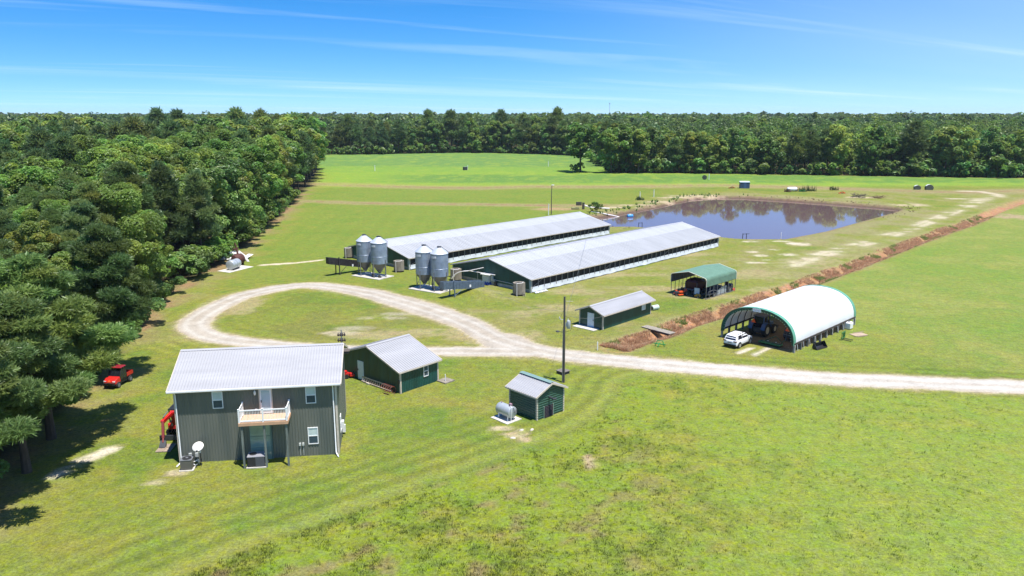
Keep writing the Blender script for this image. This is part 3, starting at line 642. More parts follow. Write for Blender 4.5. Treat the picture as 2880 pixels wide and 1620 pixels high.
# wooden plate, excavator
wp = thing('timber_mat', 'flat greyish timber mat lying on the grass under the excavator arm', 'wooden mat', -29.6, 61.95, 5)
mb = MB()
for i in range(4): mb.rbox(-.62 + i * .31, -.32 + i * .31, -.8, .8, .02, .09)
mb.rbox(-.62, .62, .0, .07, .09, .14); mb.rbox(-.04, .04, -.8, -.01, .09, .13); mb.build('planks', mat('mat_planks', (.30, .235, .18), .9, noise=.3, nscale=4), wp)
ex = thing('mini_excavator', 'red and black mini excavator parked beside the left house wall', 'excavator', -29.95, 65.9, 3)
for s in (-1, 1):
    mb = MB(); mb.tube([(s * .62, -1.15, .3), (s * .62, 1.1, .3)], .29, 12); mb.rbox(s * .62 - .17, s * .62 + .17, -1.15, 1.1, .02, .56); mb.build('track', RUBBER, ex)
mb = MB(); mb.rbox(-.75, .75, -1.0, 1.15, .62, 1.05); mb.rbox(-.7, .7, .35, 1.2, 1.05, 1.55); mb.rbox(-.6, .6, -1.25, -.9, .62, 1.0); mb.build('body', RED, ex, bevel=.05)
mb = MB()
for x_, y_ in ((-.6, -.75), (.6, -.75), (-.6, .5), (.6, .5)): mb.bar((x_, y_, 1.0), (x_, y_, 2.25), .08)
mb.rbox(-.68, .68, -.85, .6, 2.25, 2.34); mb.build('canopy', BLACK, ex)
mb = MB(); mb.rbox(-.3, .3, -.2, .35, 1.05, 1.3); mb.rbox(-.3, .3, .25, .42, 1.3, 1.85); mb.build('seat', BLACK, ex)
mb = MB(); mb.bar((-.1, -1.0, .85), (-.05, -1.45, 2.25), .30, .34); mb.bar((-.05, -1.35, 2.28), (-.42, -2.75, 1.95), .26, .32); mb.lathe([(.2, -.17), (.2, .17)], 10, Matrix.Translation((-.05, -1.42, 2.26)) @ Matrix.Rotation(R_(90), 4, 'Y')); mb.lathe([(.16, -.14), (.16, .14)], 10, Matrix.Translation((-.42, -2.75, 2.0)) @ Matrix.Rotation(R_(90), 4, 'Y')); mb.build('boom', RED, ex, bevel=.03)
mb = MB(); mb.bar((-.42, -2.72, 2.05), (-.22, -3.45, .75), .22, .30); mb.bar((-.22, -3.4, .9), (-.15, -3.75, .45), .13, .16); mb.build('stick', mat('stick_red', (.16, .02, .015), .4), ex, bevel=.02)
mb = MB(); mb.tube([(-.2, -1.3, 1.0), (-.27, -1.75, 1.95)], .06, 8); mb.tube([(-.34, -1.7, 2.5), (-.42, -2.6, 2.3)], .05, 8); mb.tube([(-.5, -2.7, 1.9), (-.3, -3.3, .95)], .045, 8); mb.build('hydraulic_ram', MGREY, ex)
mb = MB(); mb.add([(-.42, -3.7, .2), (.12, -3.7, .2), (.12, -4.1, .15), (-.42, -4.1, .15), (-.4, -3.65, .62), (.1, -3.65, .62)], [(0, 1, 2, 3), (0, 4, 5, 1), (0, 3, 4), (1, 5, 2), (3, 2, 5, 4)]); mb.build('bucket', DGREY, ex)
mb = MB(); mb.rbox(-1.0, 1.0, -2.35, -2.22, .08, .5); mb.bar((-.5, -2.25, .25), (-.5, -1.0, .4), .1); mb.bar((.5, -2.25, .25), (.5, -1.0, .4), .1); mb.build('blade', DGREY, ex)
# --- bird house rack behind the house corner
rk = thing('bird_house_rack', 'tall pole with dark gourd bird houses behind the house corner', 'bird house rack', -16.5, 72.4, 10)
mb = MB(); mb.tube([(0, 0, -.1), (0, 0, 7.6)], .05, 8)
for z in (6.2, 6.75, 7.3): mb.bar((-.34, 0, z), (.34, 0, z), .035)
mb.build('pole', MGREY, rk)
for z in (6.2, 6.75, 7.3):
    for x_ in (-.3, -.1, .1, .3): mb = MB(); mb.lathe([(.01, z - .36), (.09, z - .3), (.10, z - .2), (.05, z - .08), (.02, z - .02)], 8, Matrix.Translation((x_, 0, 0))); mb.build('gourd', mat('dark_gourd', (.05, .035, .03), .7), rk, 50)
mb = MB(); mb.rbox(-.05, .65, -.3, .3, 5.25, 5.5); mb.add([(-.12, -.36, 5.5), (.72, -.36, 5.5), (.72, .36, 5.5), (-.12, .36, 5.5), (-.12, 0, 5.68), (.72, 0, 5.68)], [(0, 1, 5, 4), (2, 3, 4, 5), (0, 4, 3), (1, 2, 5), (3, 2, 1, 0)]); mb.build('nest_box', mat('nest_wood', (.09, .075, .065), .9), rk)
# --- workshop
a = R_(-41.5); Wd = 9.9; ox, oy = -11.39 - Wd * math.cos(a), 75.27 - Wd * math.sin(a)
shop = thing('workshop', 'dark green metal workshop with grey gable roof beside the house', 'shed', ox, oy, -41.5)
gable(shop, Wd, 5.25, 2.42, 4.1, .28, .34, GREEN, ROOF, TRIM)
door(shop, frame((0, 0, 0), (1, 0, 0)), Wd - 6.93, Wd - 5.93, .05, 2.12, left=True)
window(shop, frame((Wd, 0, 0), (0, 1, 0)), 3.15, 3.82, .98, 2.18, paneM=GLASS)
mb = MB(); mb.rbox(Wd - .25, Wd - .05, -.16, 0, 1.05, 1.4); mb.build('meter_box', DGREY, shop)
def SW(x, y): return ox + x * math.cos(a) - y * math.sin(a), oy + x * math.sin(a) + y * math.cos(a)
LADW = mat('ladder_wood', (.46, .385, .31), .8, noise=.2)
px, py = SW(Wd - 3.3, -.32)
ldr = thing('extension_ladder', 'long wooden ladder lying on edge against the workshop wall', 'ladder', px, py, -41.5)
for z in (.12, .58):
    mb = MB(); mb.bar((-2.6, -.1 + z * .25, z), (2.3, -.1 + z * .25, z), .07, .10); mb.build('rail', LADW, ldr)
for i in range(14): x_ = -2.45 + i * .345; mb = MB(); mb.bar((x_, -.07, .12), (x_, .05, .58), .05); mb.build('rung', LADW, ldr)
px, py = SW(Wd - 8.0, -.5)
til = thing('garden_tiller', 'small bright red garden tiller parked left of the workshop door', 'garden tiller', px, py, 20)
mb = MB(); mb.rbox(-.55, .05, -.22, .22, .3, .62); mb.lathe([(.2, 0), (.24, .12), (.2, .26), (.05, .3)], 12, Matrix.Translation((-.35, 0, .6))); mb.build('engine', RED, til, bevel=.04)
mb = MB(); mb.lathe([(.18, 0), (.26, .1), (.24, .22), (.06, .28)], 12, Matrix.Translation((.28, -.05, .36))); mb.rbox(.1, .62, -.3, .3, .2, .42); mb.build('cowl', RED, til, bevel=.03)
for s in (-1, 1): mb = MB(); mb.lathe([(.24, -.06), (.24, .06)], 14, Matrix.Translation((-.25, s * .3, .24)) @ Matrix.Rotation(R_(90), 4, 'X')); mb.build('wheel', RUBBER, til)
mb = MB(); mb.tube([(.5, -.2, .45), (.85, -.24, .95)], .025, 6); mb.tube([(.5, .2, .45), (.85, .24, .95)], .025, 6); mb.build('handlebar', MGREY, til)
px, py = SW(Wd - 1.15, -.55)
rr = thing('hay_rake_reel', 'rusty red hooped reel leaning at the end of the ladder', 'rake', px, py, -41.5)
mb = MB()
for i in range(5):
    x_ = -.7 + i * .34; mb.tube([(x_, .42 * math.cos(q) - .1, .42 + .42 * math.sin(q)) for q in np.linspace(-1.4, 3.6, 12)], .022, 5)
mb.build('hoops', mat('rusty_red', (.28, .06, .04), .7, noise=.4, nscale=6), rr)
mb = MB(); mb.bar((-.85, -.1, .42), (.75, -.1, .42), .05); mb.bar((-.2, -.55, .05), (.5, -.5, .08), .08); mb.build('shaft', RUST, rr)
for x_, y_ in ((Wd - 5.55, -.25), (Wd - 4.75, -.42)):
    px, py = SW(x_, y_); b = thing('concrete_block', 'pale block on the ground under the %s of the ladder' % ('end' if y_ > -.3 else 'side'), 'block', px, py, -35)
    mb = MB(); mb.rbox(-.2, .2, -.1, .1, -.03, .16); mb.rbox(-.21, .21, -.11, .11, .16, .18); mb.build('block', STONE, b, bevel=.015)
px, py = SW(Wd + .75, 5.6)
sp = thing('concrete_slab', 'small grey slab with a white pipe at the far workshop corner', 'slab', px, py, -41.5)
mb = MB(); mb.rbox(-.75, .6, -.6, .8, -.05, .12); mb.build('slab', CONCD, sp, bevel=.02)
mb = MB(); mb.tube([(.1, -.1, .1), (.1, -.1, .85)], .045, 8); mb.build('pipe', WHITE, sp)
# --- small generator shed with horizontal siding
gs = thing('generator_shed', 'small green metal shed with horizontal siding and silver gable roof', 'shed', 2.31, 68.11, 42.8)
WG = mat('well_green_metal', (.034, .095, .072), .38, noise=.15)
gable(gs, 3.62, 3.75, 2.5, 3.28, .34, .22, WG, ROOF, TRIM, horiz=True, pitch=.235)
mb = MB(); mb.slab([(1.81, -.25, 3.44), (2.1, -.25, 3.375), (2.1, 4.0, 3.375), (1.81, 4.0, 3.44)], .015); mb.slab([(1.81, 4.0, 3.44), (1.52, 4.0, 3.375), (1.52, -.25, 3.375), (1.81, -.25, 3.44)], .015); mb.build('ridge_cap', mat('cap_green', (.17, .26, .235), .4, noise=.1), gs)
mb = MB(); mb.rbox(.88, 2.06, -.10, .0, .02, 1.16); lo = mb.build('louvre_vent', BLACK, gs)
mb = MB()
for i in range(8):
    z = .10 + i * .135; mb.box((1.47, -.13, z), (1.1, .1, .02), Matrix.Rotation(R_(-35), 3, 'X'))
mb.build('louvres', mat('louvre_dark', (.09, .07, .085), .5), lo)
mb = MB(); mb.rbox(.82, .88, -.12, 0, 0, 1.2); mb.rbox(2.06, 2.12, -.12, 0, 0, 1.2); mb.build('vent_frame', mat('frame_green', (.22, .30, .24), .5), lo)
mb = MB(); mb.tube([(1.6, .0, 1.95), (1.56, -.5, 1.93)], .1, 10); mb.tube([(1.56, -.40, 1.93), (1.5, -.62, 1.92), (1.85, -.66, 1.86)], .11, 10); mb.build('exhaust_pipe', DGREY, gs, 40)
gt = R_(42.8)
x, y = -.55, 68.62
tk = thing('fuel_tank', 'silver horizontal fuel tank on a concrete slab beside the small generator shed', 'fuel tank', x, y, -47)
mb = MB(); mb.rbox(-1.15, 1.15, -.95, .95, -.08, .06); mb.build('slab', CONC, tk)
Mx = Matrix.Translation((0, 0, .86)) @ Matrix.Rotation(R_(90), 4, 'Y')
mb = MB(); mb.lathe([(.50, -.93), (.54, -.90), (.56, -.86), (.56, .86), (.54, .90), (.50, .93)], 32, Mx); mb.build('tank', TANK, tk, 40)
for x_ in (-.62, .62): mb = MB(); mb.rbox(x_ - .04, x_ + .04, -.42, -.34, .05, .5); mb.rbox(x_ - .04, x_ + .04, .34, .42, .05, .5); mb.rbox(x_ - .05, x_ + .05, -.42, .42, .36, .44); mb.build('leg', WHITE, tk)
mb = MB(); mb.rbox(.5, .72, -.12, .12, 1.42, 1.66); mb.tube([(-.6, 0, 1.42), (-.6, 0, 1.55)], .05, 8); mb.build('pump', mat('pump_body', (.33, .20, .24), .5), tk)
mb = MB(); mb.tube([(.98, -.28, .05), (.98, -.28, 1.45), (.75, -.1, 1.5)], .03, 6); mb.build('standpipe', WHITE, tk)
mb = MB(); mb.tube([(.7, 0, 1.55), (1.02, .05, 1.2), (1.0, .15, .8), (1.02, .3, .85), (1.0, .4, 1.1)], .022, 6); mb.build('hose', BLACK, tk)
for i, (a_, b_, s_) in enumerate(((1290, 1103, .55), (1312, 1083, .45), (1338, 1082, .5))):
    x, y = P(a_, b_); 
    st = thing('stone', ('pale flat stone on bare ground below the fuel tank', 'pale stone farther right of the fuel tank slab', 'whitish stone in front of the small shed corner')[i], 'stone', x, y, 30 * i, group='pale stones near the small shed')
    bm_ = MB(); pr = [(.02, 0), (.5, .0), (.46, .07), (.25, .12), (.02, .13)]; bm_.lathe([(r * s_, z) for r, z in pr], 9, Matrix.Scale(.55, 4, (0, 1, 0))); bm_.build('stone_body', STONE, st, 60)
# --- utility pole
up = thing('utility_pole', 'tall dark wooden utility pole with a grey transformer beside the drive', 'utility pole', 5.5, 78.7, 0)
mb = MB(); mb.tube([(0, 0, -.3), (0, 0, 4.5), (-.03, 0, 9.4)], [.125, .115, .10], 12); mb.build('pole', CREOS, up, 60)
mb = MB(); mb.tube([(-.15, -.05, 0), (-.14, -.05, 5.9)], .04, 8); mb.build('conduit', MGREY, up)
mb = MB(); mb.lathe([(.19, 6.0), (.21, 6.03), (.21, 6.75), (.19, 6.82), (.05, 6.86)], 16, Matrix.Translation((.42, -.08, 0))); mb.rbox(.12, .25, -.12, -.04, 6.2, 6.6); tr_ = mb.build('transformer', mat('transformer_grey', (.40, .42, .44), .4, .2), up, 40)
mb = MB(); mb.tube([(.36, -.08, 6.86), (.36, -.08, 7.06)], [.045, .02], 8); mb.build('bushing', WHITE, tr_)
mb = MB(); mb.tube([(.1, -.1, 7.3), (.55, -.1, 7.1), (.78, -.15, 6.4), (.65, -.1, 5.75), (.12, -.05, 5.6)], .016, 5); mb.tube([(-.1, 0, 7.9), (-.5, .2, 7.0), (-.2, 0, 6.3)], .014, 5); mb.build('jumper_wire', BLACK, up)
mb = MB(); mb.bar((-.12, 0, 6.9), (-.55, 0, 7.0), .05); mb.lathe([(.05, 0), (.07, .1), (.05, .22)], 8, Matrix.Translation((-.52, 0, 7.0))); mb.build('insulator', mat('insulator_pale', (.55, .52, .5), .4), up)
mb = MB(); mb.bar((-.1, 0, 5.55), (-.55, .1, 5.62), .05); mb.lathe([(.2, 0), (.17, .09), (.06, .14)], 12, Matrix.Translation((-.7, .12, 5.56))); mb.build('street_light', DGREY, up)
mb = MB()
for q in ((13.0, 99.5, 2.15), (14.8, 150, 5.5)): 
    p0 = Vector((.1, 0, 7.4)); p1 = Vector((q[0] - 5.5, q[1] - 78.7, q[2])); mb.tube([p0.lerp(p1, k / 8) - Vector((0, 0, .5 * math.sin(math.pi * k / 8))) for k in range(9)], .012, 4)
p0 = Vector((-.1, 0, 7.8)); mb.tube([p0, Vector((-3.4, 8, 6.2)), Vector((-9.5, 24, 5.2))], .012, 4); mb.tube([Vector((.1, 0, 8.9)), Vector((.9, .2, 8.85))], .02, 4); mb.build('service_wire', mat('wire', (.2, .2, .19), .5, .3), up)
x, y = (5.62, 81.6)
jb = thing('valve_box', 'low dark lidded box in the grass behind the utility pole foot', 'valve box', x, y, 42)
mb = MB(); mb.rbox(-.5, .5, -.5, .5, -.05, .3); mb.build('box', mat('box_dark', (.06, .05, .045), .9), jb)
mb = MB(); mb.rbox(-.58, .58, -.58, .58, .3, .37); mb.build('lid', mat('lid_grey', (.16, .14, .125), .9, noise=.3), jb, bevel=.02)
# --- long green store shed
a = R_(-44); Wd = 3.9; ox, oy = 11.96 - Wd * math.cos(a), 99.2 - Wd * math.sin(a)
ss = thing('storage_shed', 'long dark green metal shed with pale door facing the drive', 'shed', ox, oy, -43)
gable(ss, Wd, 11.4, 2.2, 2.98, .45, .45, GREEN, ROOF, TRIM)
door(ss, frame((0, 0, 0), (1, 0, 0)), Wd - 2.53, Wd - 1.45, .0, 1.98, left=False)
window(ss, frame((Wd, 0, 0), (0, 1, 0)), 9.05, 9.95, .98, 1.9, split='v', paneM=BLIND)
mb = MB(); mb.rbox(-.15, Wd - .5, -1.35, -.02, -.06, .07); mb.build('entrance_slab', CONC, ss)
bl = thing('plastic_drum', 'pale blue-white drum lying in the grass beyond the long green shed', 'drum', 20.8, 109.9, 35)
Mx = Matrix.Translation((0, 0, .36)) @ Matrix.Rotation(R_(90), 4, 'Y')
mb = MB(); mb.lathe([(.30, -.62), (.36, -.58), (.36, -.2), (.375, -.18), (.36, -.16), (.36, .16), (.375, .18), (.36, .2), (.36, .58), (.30, .62)], 20, Mx); mb.build('barrel', mat('drum_pale', (.50, .60, .58), .5, noise=.15), bl, 40)
mb = MB(); mb.lathe([(.28, -.63), (.02, -.632)], 20, Mx); mb.build('end_cap', DGREY, bl)

# ------------------------------------------------------------------ livestock barns
BW, BL = 18.3, 60.2
def barn(name, label, X, Y, rot):
    a = R_(rot); ox, oy = X - BW * math.cos(a), Y - BW * math.sin(a)
    t = thing(name, label, 'barn', ox, oy, rot, z=0.0, group='long livestock barns')
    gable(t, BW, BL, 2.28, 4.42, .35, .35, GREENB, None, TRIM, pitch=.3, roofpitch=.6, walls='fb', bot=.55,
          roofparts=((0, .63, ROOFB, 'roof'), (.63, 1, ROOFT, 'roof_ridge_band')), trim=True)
    mb = MB(); mb.rbox(0, BW, 0, .2, -.5, .55); mb.rbox(0, BW, BL - .2, BL, -.5, .55); mb.rbox(0, .16, .2, BL - .2, -.5, .30); mb.rbox(BW - .16, BW, .2, BL - .2, -.5, .30); mb.build('foundation', BLOCK, t)
    for x in (0, BW):
        sgn = -1 if x == 0 else 1
        mb = MB(); n = 61; vv = []; ff = []
        for i in range(n):
            y = .15 + (BL - .3) * i / (n - 1); w = .04 * math.sin(i * 1.7) + .03 * math.sin(i * .53)
            vv += [(x + sgn * (.03 + .02 * math.sin(i)), y, .92 + .01 * math.sin(i * 3)), (x + sgn * (.07 + w * .5), y, .55), (x + sgn * (.14 + abs(w) * 1.6), y, .12 + w)]
        for i in range(n - 1):
            for k in (0, 1): q = (3 * i + k, 3 * i + k + 1, 3 * i + k + 4, 3 * i + k + 3); ff.append(q if sgn > 0 else q[::-1])
        mb.add(vv, ff); mb.build('side_curtain', CURT, t, 60)
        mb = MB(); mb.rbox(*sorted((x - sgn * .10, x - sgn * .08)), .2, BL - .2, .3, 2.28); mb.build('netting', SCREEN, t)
        mb = MB(); mb.rbox(*sorted((x - sgn * .10, x + sgn * .06)), .16, BL - .16, 2.12, 2.27); mb.build('header_beam', DGREY, t)
        if sgn > 0:
            k = 40
            for i in range(k + 1):
                y = .25 + (BL - .5) * i / k; mb = MB(); mb.rbox(x - .06, x + .07, y - .07, y + .07, .3, 2.12); mb.build('side_post', mat('post_grey', (.20, .19, .185), .8, noise=.3), t)
            mb = MB()
            for y in (.5, 19.5, 38.5, 57.0): mb.bar((x + .06, y, .95), (x + .06, y + 2.6, 2.1), .05, .1)
            mb.build('brace', mat('brace_grey', (.16, .15, .145), .8), t)
    for y in (-.08, BL + .08): mb = MB(); mb.rbox(BW - .28, BW + .1, y - .06, y + .06, .05, 2.2); mb.build('end_board', mat('board_pale', (.42, .49, .50), .5, noise=.3), t)
    return t, lambda x, y: (ox + x * math.cos(a) - y * math.sin(a), oy + x * math.sin(a) + y * math.cos(a))
b2, B2 = barn('livestock_barn', 'nearer of the two long grey-roofed livestock barns with green gable end', 3.02, 120.9, -43.1)
b1, B1 = barn('livestock_barn', 'farther of the two long grey-roofed livestock barns nearest the far fields', -18.75, 139.5, -43.9)
b2g = R_(-43.1)
# white torn curtain hem lying along the nearer barn
x, y = B2(BW + .75, 1.6); cw = thing('torn_curtain', 'crumpled white torn curtain at the near corner of the nearer barn', 'curtain', x, y, 46)
mb = MB(); vv = []; n = 14
for i in range(n):
    for k in range(4): vv.append((i * .22 - 1.5, k * .22 - .3 + .1 * math.sin(i * 1.9 + k), .05 + .22 * abs(math.sin(i * 1.3 + k * 2.1)) * (1 if k in (1, 2) else .35)))
mb.add(vv, [(4 * i + k, 4 * i + 4 + k, 4 * i + 5 + k, 4 * i + 1 + k) for i in range(n - 1) for k in range(3)]); mb.build('sheet', CURT, cw)
# entry enclosure on the gable of the nearer barn
x, y = B2(BW - 10.25, 0); ee = thing('loading_door_box', 'white entry box with blue painted foot against the nearer barn gable', 'entry box', x, y, -43.1, z=0.0)
mb = MB(); mb.rbox(0, 1.35, -.75, -.01, -.3, 1.75); mb.build('housing', mat('entry_white', (.62, .66, .68), .5, noise=.2), ee)
mb = MB(); vv = [(0 - .01, -.765, -.25), (1.36, -.765, -.25)]; tops = [(1.36 - i * .17, -.765, .55 + .09 * math.sin(i * 2.4)) for i in range(9)]; mb.slab(vv + tops, -.012); mb.rbox(1.351, 1.362, -.75, -.02, -.25, .5); mb.build('blue_paint_patch', BBLUE, ee)
mb = MB(); mb.slab([(-.3, -1.0, 1.8), (1.9, -1.0, 1.86), (1.9, .0, 1.92), (-.3, .0, 1.86)], .05); mb.build('canopy', WHITE, ee)
x, y = B2(BW - 8.7, -.06); eb = thing('electric_panel', 'pale grey electric panel boxes on the nearer barn gable', 'electric panel', x, y, -43.1, z=0.0)
mb = MB(); mb.rbox(0, .42, -.25, 0, .75, 1.75); mb.build('cabinet', mat('panel_grey', (.52, .55, .55), .5, noise=.1), eb)
mb = MB(); mb.rbox(.48, .85, -.3, 0, .7, 1.1); mb.build('meter_cabinet', mat('panel_grey2', (.38, .40, .41), .5), eb)
mb = MB(); mb.rbox(.95, 1.3, -.4, -.02, -.2, .75); mb.build('motor_box', BLACK, eb)
mb = MB()
for x_ in (.1, .3, .6): mb.tube([(x_, -.12, .75), (x_, -.12, -.3)], .03, 6)
mb.tube([(.85, -.1, 1.0), (4.0, -.1, .95), (7.4, -.12, .75)], .035, 6); mb.build('conduit', PIPE, eb)
x, y = B2(BW - 12.6, -2.6); pp = thing('feed_pipe', 'pair of curved white pipes rising over the nearer loading chute', 'pipe', x, y, -43.1)
for dy, end in ((0, (3.1, 1.4, 3.0)), (.3, (5.5, 1.7, 2.05))):
    mb = MB(); mb.tube([(-2.6, dy - .6, .6), (-2.2, dy - .4, 1.25), (-1.5, dy - .1, 1.75), (-.6, dy + .2, 2.05), (.4, dy + .4, 2.2), end], .07, 8); mb.build('pipe', PIPE, pp, 50)
mb = MB(); mb.tube([(-.5, .3, -.1), (-.5, .3, 2.1)], .04, 6); mb.tube([(2.2, .9, -.1), (2.2, .9, 2.2)], .04, 6); mb.build('pipe_stand', WOODG, pp)
# feed bins on concrete pads
def bin_(X, Y, label, rot, plate=True):
    t = thing('feed_bin', label, 'feed bin', X, Y, rot, z=.12, group='galvanised feed bins by the barns')
    r = 1.40; zb, zt = 2.35, 6.0
    pr = []; z = zb
    while z < zt - .01: pr += [(r, z), (r + .018, z + .035), (r, z + .07)]; z += .1015
    for zz in (3.55, 4.8): pr += [(r + .03, zz), (r + .03, zz + .05)]
    pr.sort(key=lambda q: q[1]); pr += [(r, zt)]
    mb = MB(); mb.lathe(pr, 40, cap=False); mb.build('shell', GALV, t, 60)
    mb = MB(); mb.lathe([(r + .07, zt - .03), (r + .07, zt + .02), (.36, zt + .92), (.34, zt + .93)], 30); mb.build('cone_roof', GALVT, t, 20)
    mb = MB(); mb.lathe([(.33, zt + .90), (.37, zt + .95), (.37, zt + 1.1), (.1, zt + 1.16)], 18); mb.build('lid', DGREY, t, 30)
    mb = MB(); mb.lathe([(.18, .55), (.22, .60), (r - .01, zb), (r - .01, zb + .02)], 30); mb.build('hopper', HOPP, t, 25)
    for k in range(4):
        q = math.pi / 4 + k * math.pi / 2 + .2; c_, s_ = math.cos(q), math.sin(q)
        mb = MB(); mb.bar(((r + .05) * c_, (r + .05) * s_, 0), ((r + .05) * c_, (r + .05) * s_, zb + .7), .13); mb.rbox((r + .05) * c_ - .13, (r + .05) * c_ + .13, (r + .05) * s_ - .13, (r + .05) * s_ + .13, 0, .03); mb.build('leg', MGREY, t)
        q2 = q + math.pi / 2; mb = MB(); e = (r + .04)
        mb.bar((e * c_, e * s_, .25), (e * math.cos(q2), e * math.sin(q2), 1.9), .05); mb.build('cross_brace', MGREY, t)
    if plate:
        q = R_(-125 - rot); Mx = frame(((r + .05) * math.cos(q), (r + .05) * math.sin(q), 5.15), (-math.sin(q), math.cos(q), 0))
        mb = MB(); n = 8
        for i in range(n):
            p = [((r + .045) * math.cos(q + (i + j) * .085 - .34), (r + .045) * math.sin(q + (i + j) * .085 - .34)) for j in (0, 1)]
            mb.slab([(p[0][0], p[0][1], 5.35), (p[1][0], p[1][1], 5.35), (p[1][0], p[1][1], 5.68), (p[0][0], p[0][1], 5.68)], .015)
        pl = mb.build('name_plate', WHITE, t)
        mb = MB()
        for i in range(9):
            qq = q + (i + .5) * .068 - .31; c_, s_ = math.cos(qq) * (r + .062), math.sin(qq) * (r + .062)
            mb.box((c_, s_, 5.515), (.012, .05, .12), Matrix.Rotation(qq, 3, 'Z'))
        mb.build('plate_lettering', mat('faint_letters', (.42, .45, .5), .5), pl)
    # ladder on the roof and side
    q = R_(8 - rot); c_, s_ = math.cos(q), math.sin(q); mb = MB()
    for o in (-.16, .16):
        f = lambda rr, z: (rr * c_ - o * s_, rr * s_ + o * c_, z)
        mb.tube([f(r + .12, 2.6), f(r + .12, zt + .1), f(.40, zt + 1.02)], .02, 5)
    for i in range(16):
        z = 2.7 + i * .21; p = [((r + .12) * c_ - o * s_, (r + .12) * s_ + o * c_, z) for o in (-.16, .16)]; mb.bar(p[0], p[1], .022)
    for i in range(5):
        f_ = (i + .5) / 5; rr = r + .12 + (.4 - r - .12) * f_; z = zt + .1 + .92 * f_; p = [(rr * c_ - o * s_, rr * s_ + o * c_, z) for o in (-.16, .16)]; mb.bar(p[0], p[1], .022)
    mb.build('ladder', DGREY, t)
    return t
bin_(-14.3, 124.45, 'left feed bin of the pair nearest the nearer barn', 10)
bin_(-11.65, 122.75, 'right feed bin of the pair nearest the nearer barn', 0)
bin_(-26.0, 135.35, 'left feed bin of the pair by the farther barn', 10)
bin_(-23.15, 133.45, 'right feed bin of the pair by the farther barn', 0)
for x, y, lb in ((-13.1, 123.5, 'pale concrete pad under the feed bins of the nearer barn'), (-24.5, 134.0, 'pale concrete pad under the feed bins of the farther barn')):
    t = thing('bin_pad', lb, 'concrete pad', x, y, -34, z=0.0); mb = MB(); mb.rbox(-3.3, 3.3, -1.95, 1.95, -.1, .12); mb.build('pad', mat('pad_concrete', (.44, .415, .375), .85, noise=.15, nscale=1.5), t, bevel=.02)
for x, y, lb in ((-12.6, 122.6, 'grey feed auger tube low across the pad of the nearer feed bins'), (-24.2, 132.9, 'grey feed auger tube low across the pad of the farther feed bins')):
    t = thing('feed_auger', lb, 'feed auger', x, y, -34, z=.12); mb = MB(); mb.tube([(-2.2, .35, .45), (2.6, .1, .30)], .08, 8); mb.build('tube', GALVT, t); mb = MB(); mb.rbox(-.3, .1, -.1, .3, .02, .5); mb.rbox(1.2, 1.6, -.05, .35, .02, .45); mb.build('gear_box', DGREY, t)
def chute(X, Y, rot, label, m, z1, ln, slats, drop):
    t = thing('loading_chute', label, 'loading chute', X, Y, rot, group='livestock loading chutes')
    # local x runs from the raised outer end (0) to the barn end (ln)
    za, zb = z1, z1 - drop
    for s in (-1, 1):
        mb = MB(); y = s * .42
        for i in range(slats):
            f = i / (slats - 1); mb.bar((0, y, za + f * 1.05 - .0), (ln, y, zb + f * 1.05), .035, .10)
        n = int(ln / .62)
        for i in range(n + 1): f = i / n; mb.bar((ln * f, y + s * .03, za + (zb - za) * f - .06), (ln * f, y + s * .03, za + (zb - za) * f + 1.12), .05)
        mb.quad((0, y - s * .03, za - .02), (ln, y - s * .03, zb - .02), (ln, y - s * .03, zb + 1.0), (0, y - s * .03, za + 1.0)); mb.build('side_panel', m, t)
    mb = MB(); mb.slab([(0, -.40, za - .03), (ln, -.40, zb - .03), (ln, .40, zb - .03), (0, .40, za - .03)], .06); mb.build('floor', m, t)
    mb = MB(); mb.rbox(-.05, .0, -.42, .42, za - .05, za + 1.1); mb.build('end_gate', m, t)
    x = 2.0; zz = za + (zb - za) * x / ln
    for sg_ in (-1, 1): mb = MB(); mb.bar((x, sg_ * .62, 0), (x, sg_ * .56, zz + (1.35 if sg_ < 0 else .3)), .15); mb.build('leg', m, t)
    mb = MB(); mb.bar((x, -.6, .2), (x, .6, .2), .08); mb.bar((x, -.6, .25), (x + 1.6, -.5, zz - .35), .07); mb.bar((x, -.6, zz - .1), (x, .6, zz - .1), .1); mb.bar((x, .6, .25), (x - .9, .7, .05), .06); mb.build('brace', m, t)
    mb = MB(); mb.rbox(ln * .62, ln * .66, -.50, -.46, zb + .55, zb + .95); mb.build('sign_plate', WHITE, t)
    return t
chute(-10.76, 116.75, 43.8, 'blue-grey slatted loading chute leading to the nearer barn', mat('chute_blue_grey', (.15, .20, .27), .45, .2, noise=.25), 1.6, 8.3, 7, 1.05)
chute(-32.3, 133.9, 46, 'dark brown slatted loading chute behind the farther feed bins', mat('chute_dark', (.04, .036, .04), .6, noise=.4), 2.3, 7.6, 7, 1.7)
